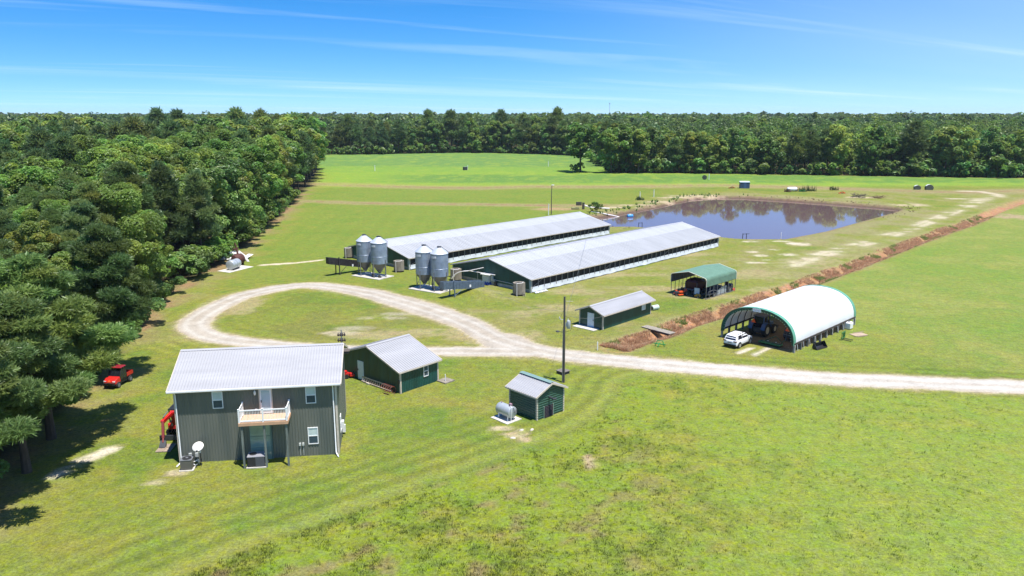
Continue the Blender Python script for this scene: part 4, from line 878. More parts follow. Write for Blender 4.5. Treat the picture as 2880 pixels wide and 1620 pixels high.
# concrete pump boxes
for i, (x, y, lb, pipe) in enumerate(((1.1, 119.55, 'concrete pump box with a small ladder at the near barn corner', 1), (-20.45, 138.15, 'concrete pump box between the two pairs of feed bins', 1), (-9.6, 130.6, 'concrete pump box half behind the nearer feed bins', 1), (-32.3, 152.0, 'concrete pump box behind the dark loading chute', 1))):
    t = thing('pump_box', lb, 'concrete box', x, y, [12, 8, 10, 6][i], group='concrete pump boxes at the barn ends')
    mb = MB(); n = 8; ro, ri = 1.02, .60
    q = [(math.cos(R_(22.5 + 45 * k)), math.sin(R_(22.5 + 45 * k))) for k in range(n)]
    for k in range(n):
        a_, b_ = q[k], q[(k + 1) % n]
        mb.quad((ro * a_[0], ro * a_[1], .25), (ro * b_[0], ro * b_[1], .25), (ro * b_[0] * .97, ro * b_[1] * .97, 2.0), (ro * a_[0] * .97, ro * a_[1] * .97, 2.0))
        mb.quad((ro * a_[0] * .97, ro * a_[1] * .97, 2.0), (ro * b_[0] * .97, ro * b_[1] * .97, 2.0), (ri * b_[0], ri * b_[1], 2.0), (ri * a_[0], ri * a_[1], 2.0))
        mb.quad((ri * a_[0], ri * a_[1], 2.0), (ri * b_[0], ri * b_[1], 2.0), (ri * b_[0], ri * b_[1], 1.2), (ri * a_[0], ri * a_[1], 1.2))
    mb.quad(*[(ri * c_, ri * s_, 1.2) for c_, s_ in q]); mb.build('casing', CONCD, t)
    mb = MB(); mb.rbox(-.75, .75, -.75, .75, -.1, .25); mb.build('base', BLACK, t)
    mb = MB(); mb.lathe([(.46, 1.5), (.46, 1.62), (.1, 1.66)], 14); mb.build('fan', RUST, t)
    mb = MB(); mb.tube([(-.55, -.98, .0), (-.55, -.95, 2.2)], .05, 8); mb.tube([(-.55, -.95, 2.06), (.35, -.75, 2.08), (.55, -.6, 2.2)], .045, 8); mb.build('pipe', PIPE, t)
    if i == 0:
        mb = MB()
        for o in (-.16, .16): mb.bar((.55 + o, -1.3, 0), (.55 + o, -.85, 1.0), .05)
        for k in range(4): f = (k + .7) / 4.4; mb.bar((.39, -1.3 + .45 * f, f), (.71, -1.3 + .45 * f, f), .04)
        mb.build('ladder', WOOD, t)
# ------------------------------------------------------------------ open green carport and what stands in it
CRX, CRY, CRR = 25.28, 120.64, -44.2
cp = thing('carport', 'open steel carport with green metal roof and half-height sides', 'carport', CRX, CRY, CRR, z=0.0)
CW_, CL_ = 6.3, 9.0
prof = [(-.02, 1.95), (-.02, 2.95)]
for k in range(1, 6): q = R_(k * 13.5); prof.append((-.02 + .5 * (1 - math.cos(q)), 2.95 + .42 * math.sin(q)))
prof += [(CW_ / 2, 3.98)]
prof = prof + [(CW_ - x, z) for x, z in prof[-2::-1]]
def corr(pts, k=7, amp=.035):
    out = []
    for i in range(len(pts) - 1):
        (x0, z0), (x1, z1) = pts[i], pts[i + 1]; ln = math.hypot(x1 - x0, z1 - z0); n = max(1, int(ln / .2)) * 2
        nx, nz = -(z1 - z0) / ln, (x1 - x0) / ln
        for j in range(n): f = j / n; d = amp * (1 if j % 2 else 0); out.append((x0 + (x1 - x0) * f + nx * d, z0 + (z1 - z0) * f + nz * d))
    return out + [pts[-1]]
cpr = corr(prof)
def sheet(t, pr, L, m, name, th=.0):
    mb = MB(); n = len(pr); mb.add([(x, y, z) for y in (-.1, L + .1) for x, z in pr], [(i, n + i, n + i + 1, i + 1) for i in range(n - 1)]); return mb.build(name, m, t)
sheet(cp, cpr, CL_, GREENL, 'roof')
inn = [(x + (.06 if x < CW_ / 2 else -.06), z - .06) for x, z in prof]; inn = [(x, z) for x, z in inn]
sheet(cp, inn, CL_, mat('carport_lining', (.10, .10, .115), .6, noise=.2), 'roof_lining')
for y in (-.12, CL_ + .12): mb = MB(); mb.tube([(x, y, z) for x, z in prof], .045, 6); mb.build('edge_trim', mat('trim_cream', (.62, .58, .50), .5), cp)
for x in (.03, CW_ - .03):
    for i in range(9): y = i * CL_ / 8; mb = MB(); mb.rbox(x - .035, x + .035, y - .035, y + .035, 0, 3.0); mb.build('leg', MGREY, cp)
    mb = MB(); mb.rbox(x - .035, x + .035, 0, CL_, 0.02, .08); mb.build('base_rail', MGREY, cp)
def CC(x, y): a = R_(CRR); return CRX + x * math.cos(a) - y * math.sin(a), CRY + x * math.sin(a) + y * math.cos(a)
def wheel(t, x, y, z, r, w, ax='Y', rim=MGREY, name='wheel', rr=.6):
    Mx = Matrix.Translation((x, y, z)) @ Matrix.Rotation(R_(90), 4, 'X' if ax == 'Y' else 'Y')
    mb = MB(); mb.lathe([(r * .62, -w * .5), (r * .92, -w * .5), (r, -w * .3), (r, w * .3), (r * .92, w * .5), (r * .62, w * .5)], 20, Mx); o = mb.build(name, RUBBER, t, 40)
    mb = MB(); mb.lathe([(r * rr, -w * .51), (r * rr, w * .51)], 16, Mx); mb.build('rim', rim, o); return o
x, y = CC(2.4, 3.6); ba = thing('round_baler', 'dark red round baler under the carport behind the orange mower', 'baler', x, y, CRR)
secs = []
for y_, s_ in ((-1.6, .78), (-1.45, 1.0), (-.2, 1.05), (.9, 1.0), (1.5, .7)): secs.append([(-1.15, y_, .5), (1.15, y_, .5), (1.15, y_, .6 + 1.25 * s_), (.85, y_, .6 + 1.62 * s_), (-.85, y_, .6 + 1.62 * s_), (-1.15, y_, .6 + 1.25 * s_)])
mb = MB(); mb.loft(secs); mb.build('body', DRED, ba, bevel=.04)
mb = MB(); mb.bar((.95, -1.68, .75), (1.05, -1.6, 1.9), .07); mb.bar((-.95, -1.68, .75), (-1.05, -1.6, 1.9), .07); mb.rbox(-1.0, 1.0, -1.75, -1.6, .6, .8); mb.build('gate_frame', MGREY, ba)
wheel(ba, -1.2, .2, .45, .45, .3, 'X'); wheel(ba, 1.2, .2, .45, .45, .3, 'X')
mb = MB(); mb.bar((0, 1.4, .6), (0, 3.0, .5), .14); mb.build('drawbar', DRED, ba)
x, y = CC(1.75, .15); zt = thing('riding_mower', 'orange zero-turn mower with roll bar at the carport mouth', 'mower', x, y, -155)
mb = MB(); mb.rbox(-.55, .9, -.5, .5, .38, .62); mb.rbox(.35, 1.05, -.35, .35, .45, .58); mb.build('frame', DGREY, zt, bevel=.03)
mb = MB(); mb.loft([[(x_, -w_, .55), (x_, w_, .55), (x_, w_ * .8, h_), (x_, -w_ * .8, h_)] for x_, w_, h_ in ((-1.0, .36, .75), (-.85, .46, .98), (-.4, .48, 1.02), (-.3, .42, .9))]); mb.build('engine_cover', ORANGE, zt, bevel=.04)
mb = MB(); mb.rbox(-.25, .75, -.62, -.3, .5, .78); mb.rbox(-.25, .75, .3, .62, .5, .78); mb.build('fender', ORANGE, zt, bevel=.05)
mb = MB(); mb.rbox(-.2, .3, -.28, .28, .68, .82); mb.rbox(-.32, -.2, -.28, .28, .78, 1.2); mb.build('seat', BLACK, zt, bevel=.03)
mb = MB(); mb.tube([(-.35, -.5, .6), (-.35, -.5, 1.85), (-.35, .5, 1.85), (-.35, .5, .6)], .035, 8); mb.build('roll_bar', MGREY, zt)
mb = MB(); mb.rbox(.0, .9, -.75, .75, .12, .3); mb.build('cutting_deck', ORANGE, zt, bevel=.04)
for s in (-1, 1): wheel(zt, -.55, s * .6, .3, .3, .28); wheel(zt, 1.15, s * .42, .17, .17, .14)
for s in (-1, 1): mb = MB(); mb.tube([(.3, s * .25, .7), (.42, s * .25, 1.05), (.42, s * .08, 1.1)], .02, 5); mb.build('lever', BLACK, zt)
x, y = CC(4.35, .55); wb = thing('pale_board', 'upright pale panel board at the carport mouth right of the mower', 'panel', x, y, CRR + 6)  # plain pale board standing upright, its use unknown
mb = MB(); mb.rbox(-.42, .42, -.03, .03, .45, 1.45); mb.build('board', mat('panel_pale', (.52, .60, .68), .4, noise=.15), wb); mb = MB(); mb.bar((-.3, 0, 0), (-.3, 0, .5), .05); mb.bar((.3, 0, 0), (.3, 0, .5), .05); mb.build('stand', DGREY, wb)
x, y = CC(3.75, 1.0); w1 = thing('spare_tyre', 'dark tractor tyre leaning left of the pale panel under the carport', 'tyre', x, y, CRR + 15); wheel(w1, 0, 0, .48, .5, .25, 'Y', DGREY, 'tyre')
x, y = CC(4.75, .25); yl = thing('log_splitter', 'small yellow machine below the pale panel in the carport', 'machine', x, y, CRR)
mb = MB(); mb.rbox(-.55, .35, -.18, .18, .18, .42); mb.lathe([(.16, -.3), (.16, .3)], 12, Matrix.Translation((0, 0, .5)) @ Matrix.Rotation(R_(90), 4, 'Y')); mb.build('body', YEL, yl, bevel=.03); wheel(yl, .2, .3, .2, .2, .12); wheel(yl, .2, -.3, .2, .2, .12)
x, y = CC(5.5, 2.6); tr2 = thing('flat_trailer', 'low dark trailer with bent rail under the right side of the carport', 'trailer', x, y, CRR)
mb = MB(); mb.rbox(-.6, .6, -1.7, 1.5, .45, .55); mb.build('bed', DGREY, tr2); mb = MB(); mb.tube([(.6, -1.7, .55), (.6, -1.6, 1.0), (.6, -.2, 1.1), (.6, .9, .85), (.6, 1.3, .5)], .035, 6); mb.build('rail', MGREY, tr2)
wheel(tr2, -.68, 0, .3, .3, .18, 'X'); wheel(tr2, .68, 0, .3, .3, .18, 'X')
x, y = CC(6.0, 5.2); cs = thing('curved_sheet', 'pale grey curved sheet standing along the right carport side', 'curved sheet', x, y, CRR)
mb = MB(); pts = []
for i in range(13): f = i / 12; pts.append((-.1 + .08 * math.sin(f * 3.1), -1.7 + 3.4 * f, .1 + 1.05 * math.sin(R_(15 + 75 * min(1, f * 1.6)))))
vv = []; 
for p in pts: vv += [(p[0], p[1], .05), p]
mb.add(vv, [(2 * i, 2 * i + 2, 2 * i + 3, 2 * i + 1) for i in range(12)]); o = mb.build('sheet', mat('sheet_pale', (.42, .46, .50), .35, .2, noise=.15), cs); o.modifiers.new('solid', 'SOLIDIFY').thickness = .03
x, y = CC(4.9, 5.0); tr3 = thing('covered_implement', 'dark blue covered implement behind the curved sheet in the carport', 'implement', x, y, CRR)
mb = MB(); mb.loft([[(-.8, y_, .1), (.7, y_, .1), (.55, y_, h_), (-.6, y_, h_)] for y_, h_ in ((-1.9, .7), (-1.5, 1.25), (.2, 1.35), (1.2, 1.2), (1.7, .8))]); mb.build('cover', mat('dark_cover', (.022, .026, .045), .6, noise=.3), tr3, bevel=.05)
mb = MB(); mb.rbox(-.3, .1, -1.2, -.6, 1.3, 1.45); mb.build('cushion', mat('cover_blue', (.10, .15, .24), .6), tr3)
x, y = CC(5.6, 8.0); tr4 = thing('garden_tractor', 'black garden tractor at the far end of the carport', 'tractor', x, y, CRR + 90)
mb = MB(); mb.loft([[(x_, -.4, .35), (x_, .4, .35), (x_, .33, h_), (x_, -.33, h_)] for x_, h_ in ((-.9, 1.0), (-.2, 1.05), (.0, .8), (.9, 1.15), (1.0, .9))]); mb.build('body', BLACK, tr4, bevel=.04)
mb = MB(); mb.rbox(-.5, -.1, -.3, .3, 1.02, 1.15); mb.rbox(-.6, -.48, -.3, .3, 1.1, 1.6); mb.build('seat', mat('seat_dark', (.05, .02, .025), .6), tr4)
mb = MB(); mb.rbox(.91, 1.06, -.3, .3, .5, .8); mb.build('grille', RED, tr4); mb = MB(); mb.lathe([(.09, 0), (.09, .02)], 10, Matrix.Translation((.4, -.40, .85)) @ Matrix.Rotation(R_(90), 4, 'X')); mb.build('lamp', LENS, tr4)
for s in (-1, 1): wheel(tr4, -.55, s * .52, .42, .42, .26); wheel(tr4, .7, s * .45, .26, .26, .18)
x, y = CC(6.15, 8.75); jc = thing('fuel_can', 'orange-red fuel can at the right rear carport leg', 'fuel can', x, y, 20)
mb = MB(); mb.loft([[(-s, -.13, z), (s, -.13, z), (s, .13, z), (-s, .13, z)] for s, z in ((.2, 0), (.22, .05), (.22, .36), (.12, .46))]); mb.build('can', mat('can_orange', (.62, .12, .06), .5), jc, bevel=.02); mb = MB(); mb.tube([(.1, 0, .42), (.26, 0, .56)], .03, 6); mb.build('spout', BLACK, jc)
# ------------------------------------------------------------------ hoop shelter
HX, HY, HR = 26.73, 95.82, -45.0; HWd, HLn = 9.66, 18.35
hp = thing('hoop_shelter', 'large white vinyl hoop shelter with green edges over open sides', 'shelter', HX, HY, HR, z=0.0)
def arch(o=0., n=36, z0=.88, zh=3.75):
    out = []
    for i in range(n + 1):
        q = math.pi * i / n; c_ = -math.cos(q); s_ = math.sin(q)
        x = HWd / 2 + (HWd / 2 + o) * (abs(c_) ** .92) * (1 if c_ > 0 else -1); out.append((x, z0 + (zh + o) * (max(s_, 0) ** .80)))
    return out
def skin(pr, y0, y1, m, name, par, ny=1, wave=0.):
    mb = MB(); n = len(pr); vv = []
    for j in range(ny + 1):
        y = y0 + (y1 - y0) * j / ny; w = wave * (0 if ny == 1 else math.sin(math.pi * j * .5) ** 2)
        vv += [(HWd / 2 + (x - HWd / 2) * (1 - w), y, z - w * 2.5 * (z > 1.2)) for x, z in pr]
    mb.add(vv, [(j * n + i, (j + 1) * n + i, (j + 1) * n + i + 1, j * n + i + 1) for j in range(ny) for i in range(n - 1)]); return mb.build(name, m, par, 40)
skin(arch(.0), .55, HLn - .55, VINYL, 'cover', hp, 20, .006)
for a_, b_ in ((-.06, .56), (HLn - .56, HLn + .06)): skin(arch(.03), a_, b_, GEDGE, 'edge_band', hp)
for y in (-.06, HLn + .06):
    o_, i_ = arch(.03), arch(-.36); n = len(o_); mb = MB(); mb.add([(x, y, z) for x, z in o_] + [(x, y + (.25 if y < 1 else -.25), z) for x, z in i_], [(i, i + 1, n + i + 1, n + i) for i in range(n - 1)]); mb.build('lacing_flap', GEDGED, hp)
    i2 = arch(-.42); mb = MB(); yy = y + (.2 if y < 1 else -.2)
    for i in range(1, n - 1): 
        mb.bar((i_[i][0], y + (.02 if y < 1 else -.02), o_[i][1] * .25 + i_[i][1] * .75), (i2[i][0], yy, i2[i][1]), .10, .02)
    mb.build('lacing_cords', mat('cord_pale', (.35, .55, .42), .6), hp)
for k in range(11):
    y = .25 + k * (HLn - .5) / 10; mb = MB(); mb.tube([(x, y, z) for x, z in arch(-.12, 24)], .05, 6); mb.build('hoop_rib', DGREY, hp)
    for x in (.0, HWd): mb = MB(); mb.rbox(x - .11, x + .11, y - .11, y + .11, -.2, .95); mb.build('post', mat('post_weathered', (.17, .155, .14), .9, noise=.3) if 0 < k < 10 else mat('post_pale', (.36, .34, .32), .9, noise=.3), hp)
for x in (.0, HWd): mb = MB(); mb.rbox(x - .07, x + .07, .14, HLn - .14, .95, 1.17); mb.build('side_rail', mat('rail_dark', (.05, .04, .033), .9), hp)
mb = MB(); mb.tube([(HWd / 2, .3, 4.45), (HWd / 2, HLn - .3, 4.45)], .04, 6); mb.build('ridge_tube', DGREY, hp)
mb = MB()
for k in range(11):
    y = .9 + k * (HLn - 1.8) / 10; mb.bar((HWd + .06, y, .9), (HWd + .12, y + .12, .12), .045)
mb.build('tie_straps', mat('strap_white', (.65, .66, .68), .6), hp)
mb = MB(); mb.slab([(HWd / 2 - .65, -.14, 4.22), (HWd / 2 + .45, -.14, 4.22), (HWd / 2 + .45, -.14, 4.62), (HWd / 2 - .65, -.14, 4.62)], .02); sg = mb.build('maker_sign', mat('sign_pale', (.72, .74, .78), .5), hp)
mb = MB()
for i in range(5): mb.rbox(HWd / 2 - .5 + i * .17, HWd / 2 - .40 + i * .17, -.152, -.141, 4.34, 4.50)
mb.build('sign_lettering', mat('faint_grey', (.45, .47, .52), .5), sg)
def HH(x, y): a = R_(HR); return HX + x * math.cos(a) - y * math.sin(a), HY + x * math.sin(a) + y * math.cos(a)
# white car
car = thing('parked_car', 'white compact SUV parked nose-in at the left of the white hoop shelter', 'car', 28.05, 92.65, 46.5)
lo_ = [(-2.2, .72, .42, .92), (-2.12, .84, .34, 1.04), (-1.5, .91, .30, 1.07), (0, .92, .28, 1.04), (1.0, .91, .28, 1.02), (1.7, .88, .30, .96), (2.1, .78, .34, .84), (2.22, .62, .42, .66)]
mb = MB(); mb.loft([[(x_, -w * .94, zb), (x_, w * .94, zb), (x_, w, zb + .18), (x_, w, (zb + zt_) / 2 + .1), (x_, w * .93, zt_), (x_, -w * .93, zt_), (x_, -w, (zb + zt_) / 2 + .1), (x_, -w, zb + .18)] for x_, w, zb, zt_ in lo_]); mb.build('body', CARW, car, 50, bevel=.03)
mb = MB(); mb.loft([[(-2.06, -.80, 1.03), (-2.06, .80, 1.03), (1.15, .82, 1.0), (1.15, -.82, 1.0)], [(-1.98, -.74, 1.3), (-1.98, .74, 1.3), (.65, .74, 1.36), (.65, -.74, 1.36)], [(-1.78, -.64, 1.6), (-1.78, .64, 1.6), (.25, .62, 1.62), (.25, -.62, 1.62)], [(-1.6, -.52, 1.66), (-1.6, .52, 1.66), (.05, .52, 1.67), (.05, -.52, 1.67)]]); mb.build('cabin', CARW, car, 50)
def pane(t, pts, name='window', m=GLASSD): mb = MB(); mb.slab(pts, .012); return mb.build(name, m, t)
for s in (-1, 1):
    for xa, xb, xc, xd in ((-1.62, -.62, -.66, -1.45), (-.54, .92, .38, -.58)):
        p = [(xa, s * .825, 1.06), (xb, s * .83, 1.06), (xc, s * .675, 1.54), (xd, s * .675, 1.54)]; pane(car, p if s < 0 else p[::-1])
    mb = MB(); mb.bar((-1.5, s * .60, 1.70), (.1, s * .60, 1.71), .04); mb.build('roof_rail', BLACK, car)
    mb = MB(); mb.rbox(-1.6, 1.65, *sorted((s * .88, s * .935)), .26, .42); mb.build('sill_cladding', BLACK, car)
    mb = MB(); mb.rbox(.78, .98, *sorted((s * .88, s * 1.08)), 1.02, 1.16); mb.build('mirror', CARW, car, bevel=.03)
    mb = MB(); mb.rbox(-2.21, -2.05, *sorted((s * .48, s * .87)), .86, 1.0); mb.build('tail_light', TAIL, car)
    for x_ in (-1.36, 1.34):
        Mx = Matrix.Translation((x_, s * .905, .37)) @ Matrix.Rotation(R_(90), 4, 'X'); mb = MB(); mb.lathe([(.43, -.035), (.43, .035)], 20, Mx); mb.build('wheel_arch', BLACK, car)
        wheel(car, x_, s * .86, .35, .35, .24, 'Y', mat('alloy', (.42, .43, .45), .35, .5), rr=.68)
pane(car, [(-2.085, .70, 1.08), (-2.085, -.70, 1.08), (-1.87, -.60, 1.50), (-1.87, .60, 1.50)], 'rear_window')
pane(car, [(1.08, -.74, 1.06), (1.08, .74, 1.06), (.36, .60, 1.56), (.36, -.60, 1.56)], 'windscreen')
mb = MB(); mb.rbox(-2.23, -2.1, -.82, .82, .36, .56); mb.build('rear_bumper', BLACK, car, bevel=.03)
mb = MB(); mb.rbox(-2.235, -2.2, -.26, .26, .68, .80); mb.build('number_plate', MGREY, car)
mb = MB(); mb.rbox(2.12, 2.24, -.5, .5, .45, .68); mb.build('grille', BLACK, car)
# tractor
x, y = (32.75, 97.55); tc_ = thing('farm_tractor', 'dark blue cab tractor with cream wheels inside the hoop shelter', 'tractor', x, y, 46.5)
for s in (-1, 1):
    wheel(tc_, -1.25, s * .85, .86, .86, .5, 'Y', CREAM, 'rear_wheel', .55); wheel(tc_, 1.25, s * .78, .6, .6, .36, 'Y', CREAM, 'front_wheel', .55)
    mb = MB(); pr = [(-1.25 + 1.0 * math.cos(R_(q)), .86 + 1.0 * math.sin(R_(q))) for q in range(20, 171, 15)]
    mb.add([(x_, s * .58, z) for x_, z in pr] + [(x_, s * 1.12, z) for x_, z in pr], [(i, i + 1, len(pr) + i + 1, len(pr) + i) for i in range(len(pr) - 1)]); o = mb.build('fender', BLUE, tc_); o.modifiers.new('s', 'SOLIDIFY').thickness = .05
mb = MB(); mb.loft([[(x_, -w, .75), (x_, w, .75), (x_, w * .85, h_), (x_, -w * .85, h_)] for x_, w, h_ in ((0, .5, 1.62), (.9, .48, 1.55), (1.9, .42, 1.38), (2.05, .36, 1.1))]); mb.build('hood', BLUE, tc_, bevel=.05)
mb = MB(); mb.rbox(-1.9, 1.6, -.3, .3, .55, .95); mb.rbox(-1.95, -1.7, -.5, .5, .6, 1.2); mb.build('chassis', DGREY, tc_)
mb = MB(); mb.loft([[(-1.55, -.62, 1.1), (.15, -.66, 1.0), (.15, .66, 1.0), (-1.55, .62, 1.1)], [(-1.62, -.70, 1.75), (.15, -.72, 1.75), (.15, .72, 1.75), (-1.62, .70, 1.75)], [(-1.45, -.64, 2.55), (-.05, -.64, 2.55), (-.05, .64, 2.55), (-1.45, .64, 2.55)]]); mb.build('cab_glass', GLASSD, tc_)
mb = MB()
for s in (-1, 1): mb.bar((-1.6, s * .68, 1.5), (-1.47, s * .66, 2.55), .09); mb.bar((.15, s * .70, 1.3), (-.05, s * .66, 2.55), .08); mb.bar((-.7, s * .72, 1.2), (-.7, s * .66, 2.55), .06)
mb.build('cab_frame', BLUE, tc_)
mb = MB(); mb.loft([[(-1.7 + e, -.78 + e, z), (.15 - e, -.78 + e, z), (.15 - e, .78 - e, z), (-1.7 + e, .78 - e, z)] for e, z in ((.05, 2.55), (0, 2.62), (.06, 2.74), (.3, 2.80))]); mb.build('cab_roof', mat('roof_blue_black', (.045, .055, .085), .45), tc_, 40)
mb = MB(); mb.tube([(.6, -.42, 1.5), (.6, -.42, 2.7)], .05, 8); mb.build('exhaust', BLACK, tc_)
mb = MB(); mb.lathe([(.10, 0), (.12, .06)], 10, Matrix.Translation((.12, -.68, 2.52)) @ Matrix.Rotation(R_(90), 4, 'Y')); mb.build('work_lamp', LENS, tc_)
def smv(t, x, y, z, s=.4): mb = MB(); mb.slab([(x, y + s * .5, z), (x, y - s * .5, z), (x, y - s * .38, z + s * .25), (x, y - .05, z + s * .8), (x, y + .05, z + s * .8), (x, y + s * .38, z + s * .25)], .02); return mb.build('warning_triangle', SMV, t)
smv(tc_, -1.80, .62, 1.75, .62)
mb = MB(); mb.rbox(2.0, 2.5, -.8, .8, .5, .9); mb.bar((.8, .6, 1.2), (2.4, .6, .9), .12); mb.bar((.8, -.6, 1.2), (2.4, -.6, .9), .12); mb.build('loader_frame', DGREY, tc_)
x, y = HH(7.0, 4.6); sp_ = thing('sprayer_trailer', 'dark implement with an orange warning triangle right of the tractor', 'implement', x, y, 46)
mb = MB(); mb.loft([[(x_, -.7, .5), (x_, .7, .5), (x_, .6, h_), (x_, -.6, h_)] for x_, h_ in ((-.5, 1.2), (-.2, 1.65), (1.6, 1.65), (1.9, 1.2))]); mb.build('tank', mat('sprayer_dark', (.05, .05, .055), .5, noise=.2), sp_, bevel=.06); smv(sp_, -.62, .1, 1.35, .6)
mb = MB(); mb.bar((-.5, .3, .1), (-.55, .1, 1.4), .07); mb.bar((-.5, -.5, .1), (-.3, .2, 1.0), .06); mb.bar((-.6, -.6, .8), (-.6, .6, .9), .06); mb.build('boom_frame', MGREY, sp_)
wheel(sp_, .7, .85, .4, .4, .25); wheel(sp_, .7, -.85, .4, .4, .25)
mb = MB(); mb.tube([(-.55, .25, 1.95), (-.6, -.15, 2.1), (-.55, -.35, 1.85)], .05, 6); mb.build('hose_loop', mat('hose_pale', (.45, .38, .33), .6), sp_)
x, y = HH(6.2, 1.15); dm = thing('disc_mower', 'low green hay mower lying at the shelter mouth', 'mower', x, y, -46)
mb = MB(); mb.rbox(-1.45, 1.45, -.45, .45, .18, .34); mb.build('cutter_bar', JDG, dm, bevel=.05)
for i in range(4): mb = MB(); mb.lathe([(.34, .34), (.26, .42), (.1, .46)], 14, Matrix.Translation((-1.05 + i * .7, 0, 0))); mb.build('disc_cap', mat('green_dark', (.018, .06, .028), .5), dm)
mb = MB(); mb.bar((-.9, .3, .35), (.2, .9, 1.0), .1); mb.bar((.2, .9, 1.0), (1.0, 1.0, .3), .08); mb.bar((1.4, -.3, .3), (1.4, .9, .8), .08); mb.build('hitch_frame', mat('green_dark', (.018, .06, .028), .5), dm)
mb = MB(); mb.lathe([(.07, .46), (.05, .52)], 8, Matrix.Translation((-.35, 0, 0))); mb.lathe([(.07, .46), (.05, .52)], 8, Matrix.Translation((.7, 0, 0))); mb.build('cap_knob', WHITE, dm)
x, y = HH(HWd + .25, 15.6); wt = thing('white_tote', 'white plastic tote at the far right side of the hoop shelter', 'container', x, y, HR)
mb = MB(); mb.loft([[(-s, -s * 1.1, z), (s, -s * 1.1, z), (s, s * 1.1, z), (-s, s * 1.1, z)] for s, z in ((.36, .05), (.42, .12), (.42, .85), (.30, .98))]); mb.build('tote', WHITE, wt, bevel=.05); mb = MB(); mb.lathe([(.14, .98), (.14, 1.06)], 12); mb.build('lid', MGREY, wt)
x, y = HH(HWd + .05, HLn + .5); 
x, y = (37.55, 90.95); bu = thing('loader_bucket', 'black loader bucket lying in the grass beside the hoop shelter', 'loader bucket', x, y, 36)
mb = MB(); pr = [(.0, .05), (.55, .02), (.72, .25), (.66, .6), (.5, .8)]; mb.add([(-1.1, y_ - .35, z) for y_, z in pr] + [(1.1, y_ - .35, z) for y_, z in pr], [(i, i + 1, 6 + i, 5 + i) for i in range(4)] + [(4, 3, 2, 1, 0), (5, 6, 7, 8, 9)]); o = mb.build('shell', BLACK, bu); o.modifiers.new('s', 'SOLIDIFY').thickness = .04
mb = MB(); mb.rbox(-.6, -.45, .3, .5, .3, .85); mb.rbox(.45, .6, .3, .5, .3, .85); mb.build('bracket', DGREY, bu)
x, y = (41.95, 94.75); pf = thing('pallet_fork_frame', 'green pallet fork frame standing in the grass right of the hoop shelter', 'fork frame', x, y, 50)
mb = MB()
for z in (.25, .95): mb.bar((-.6, 0, z), (.6, 0, z), .09)
for x_ in (-.6, -.1, .25, .6): mb.bar((x_, 0, .15), (x_, 0, 1.05), .08)
mb.build('frame', JDG, pf); mb = MB(); mb.bar((-.35, 0, .12), (-.35, -1.1, .06), .1, .05); mb.bar((.35, 0, .12), (.35, -1.1, .06), .1, .05); mb.build('fork', BLACK, pf)
x, y = P(2160, 842); dm2 = thing('plywood_sheet', 'weathered sheet lying flat in the grass right of the fork frame', 'sheet', x, y, 20)
mb = MB(); mb.rbox(-1.0, 1.0, -.6, .6, .03, .07); mb.rbox(-.2, 1.6, .75, .82, .02, .09); mb.rbox(-.9, .6, -.85, -.78, .02, .08); mb.build('boards', mat('ply', (.36, .27, .19), .9, noise=.2), dm2)
# ditch bridge, implement, marker
p0, p1 = at(1812, 919), at(1892, 940); x, y = (p0[0] + p1[0]) / 2, (p0[1] + p1[1]) / 2
br = thing('plank_bridge', 'weathered plank footbridge across the brown ditch', 'bridge', x, y, math.degrees(math.atan2(p1[1] - p0[1], p1[0] - p0[0])), z=.06); bh = math.dist(p0, p1) / 2
mb = MB()
for i in range(4): mb.rbox(-bh, bh, -.62 + i * .31, -.34 + i * .31, 0, .09)
mb.build('planks', WOOD, br); mb = MB(); mb.rbox(-bh + .2, bh - .2, -.5, -.3, -.25, -.002); mb.rbox(-bh + .2, bh - .2, .3, .5, -.25, -.002); mb.build('bearer', mat('bearer_dark', (.06, .05, .04), .9), br)
x, y = P(1660, 872); ti = thing('hitch_frame', 'small bright green implement frame in the grass near the ditch', 'implement', x, y, -25)
mb = MB(); mb.bar((-.7, 0, .35), (.7, 0, .35), .1); mb.bar((-.6, 0, .05), (-.35, .1, .75), .08); mb.bar((.55, 0, .05), (.3, .1, .75), .08); mb.bar((-.2, -.4, .1), (0, 0, .5), .08); mb.bar((-.35, .1, .75), (.3, .1, .75), .07); mb.bar((-1.0, .2, .3), (-.3, 0, .35), .05); mb.build('frame', mat('impl_green', (.03, .28, .07), .4), ti)
x, y = P(1503, 880)
mk = thing('marker_post', 'short white marker post by the drive at the ditch end', 'post', x, y, 0)
mb = MB(); mb.tube([(0, 0, -.1), (0, 0, .95)], .06, 8); mb.build('post', WHITE, mk); mb = MB(); mb.lathe([(.07, .95), (.07, 1.02)], 8); mb.build('cap', WHITE, mk)
# ------------------------------------------------------------------ utility vehicle by the wood
uv = thing('utility_vehicle', 'red utility vehicle with dark cab parked in tree shade at the wood', 'utility vehicle', -41.65, 78.15, -97)
mb = MB(); mb.loft([[(x_, -w, zb), (x_, w, zb), (x_, w * .92, zt_), (x_, -w * .92, zt_)] for x_, w, zb, zt_ in ((.55, .70, .55, 1.08), (1.1, .72, .5, 1.02), (1.45, .66, .5, .86), (1.55, .5, .5, .7))]); mb.build('hood', RED, uv, bevel=.05)
mb = MB(); mb.rbox(-1.4, 1.4, -.62, .62, .35, .6); mb.rbox(1.45, 1.68, -.6, .6, .4, .66); mb.build('chassis', BLACK, uv)
mb = MB(); mb.rbox(-1.55, -.5, -.72, -.64, .75, 1.12); mb.rbox(-1.55, -.5, .64, .72, .75, 1.12); mb.rbox(-1.6, -1.52, -.72, .72, .75, 1.12); mb.build('cargo_bed', RED, uv); mb = MB(); mb.rbox(-1.52, -.5, -.64, .64, .7, .78); mb.build('bed_floor', BLACK, uv)
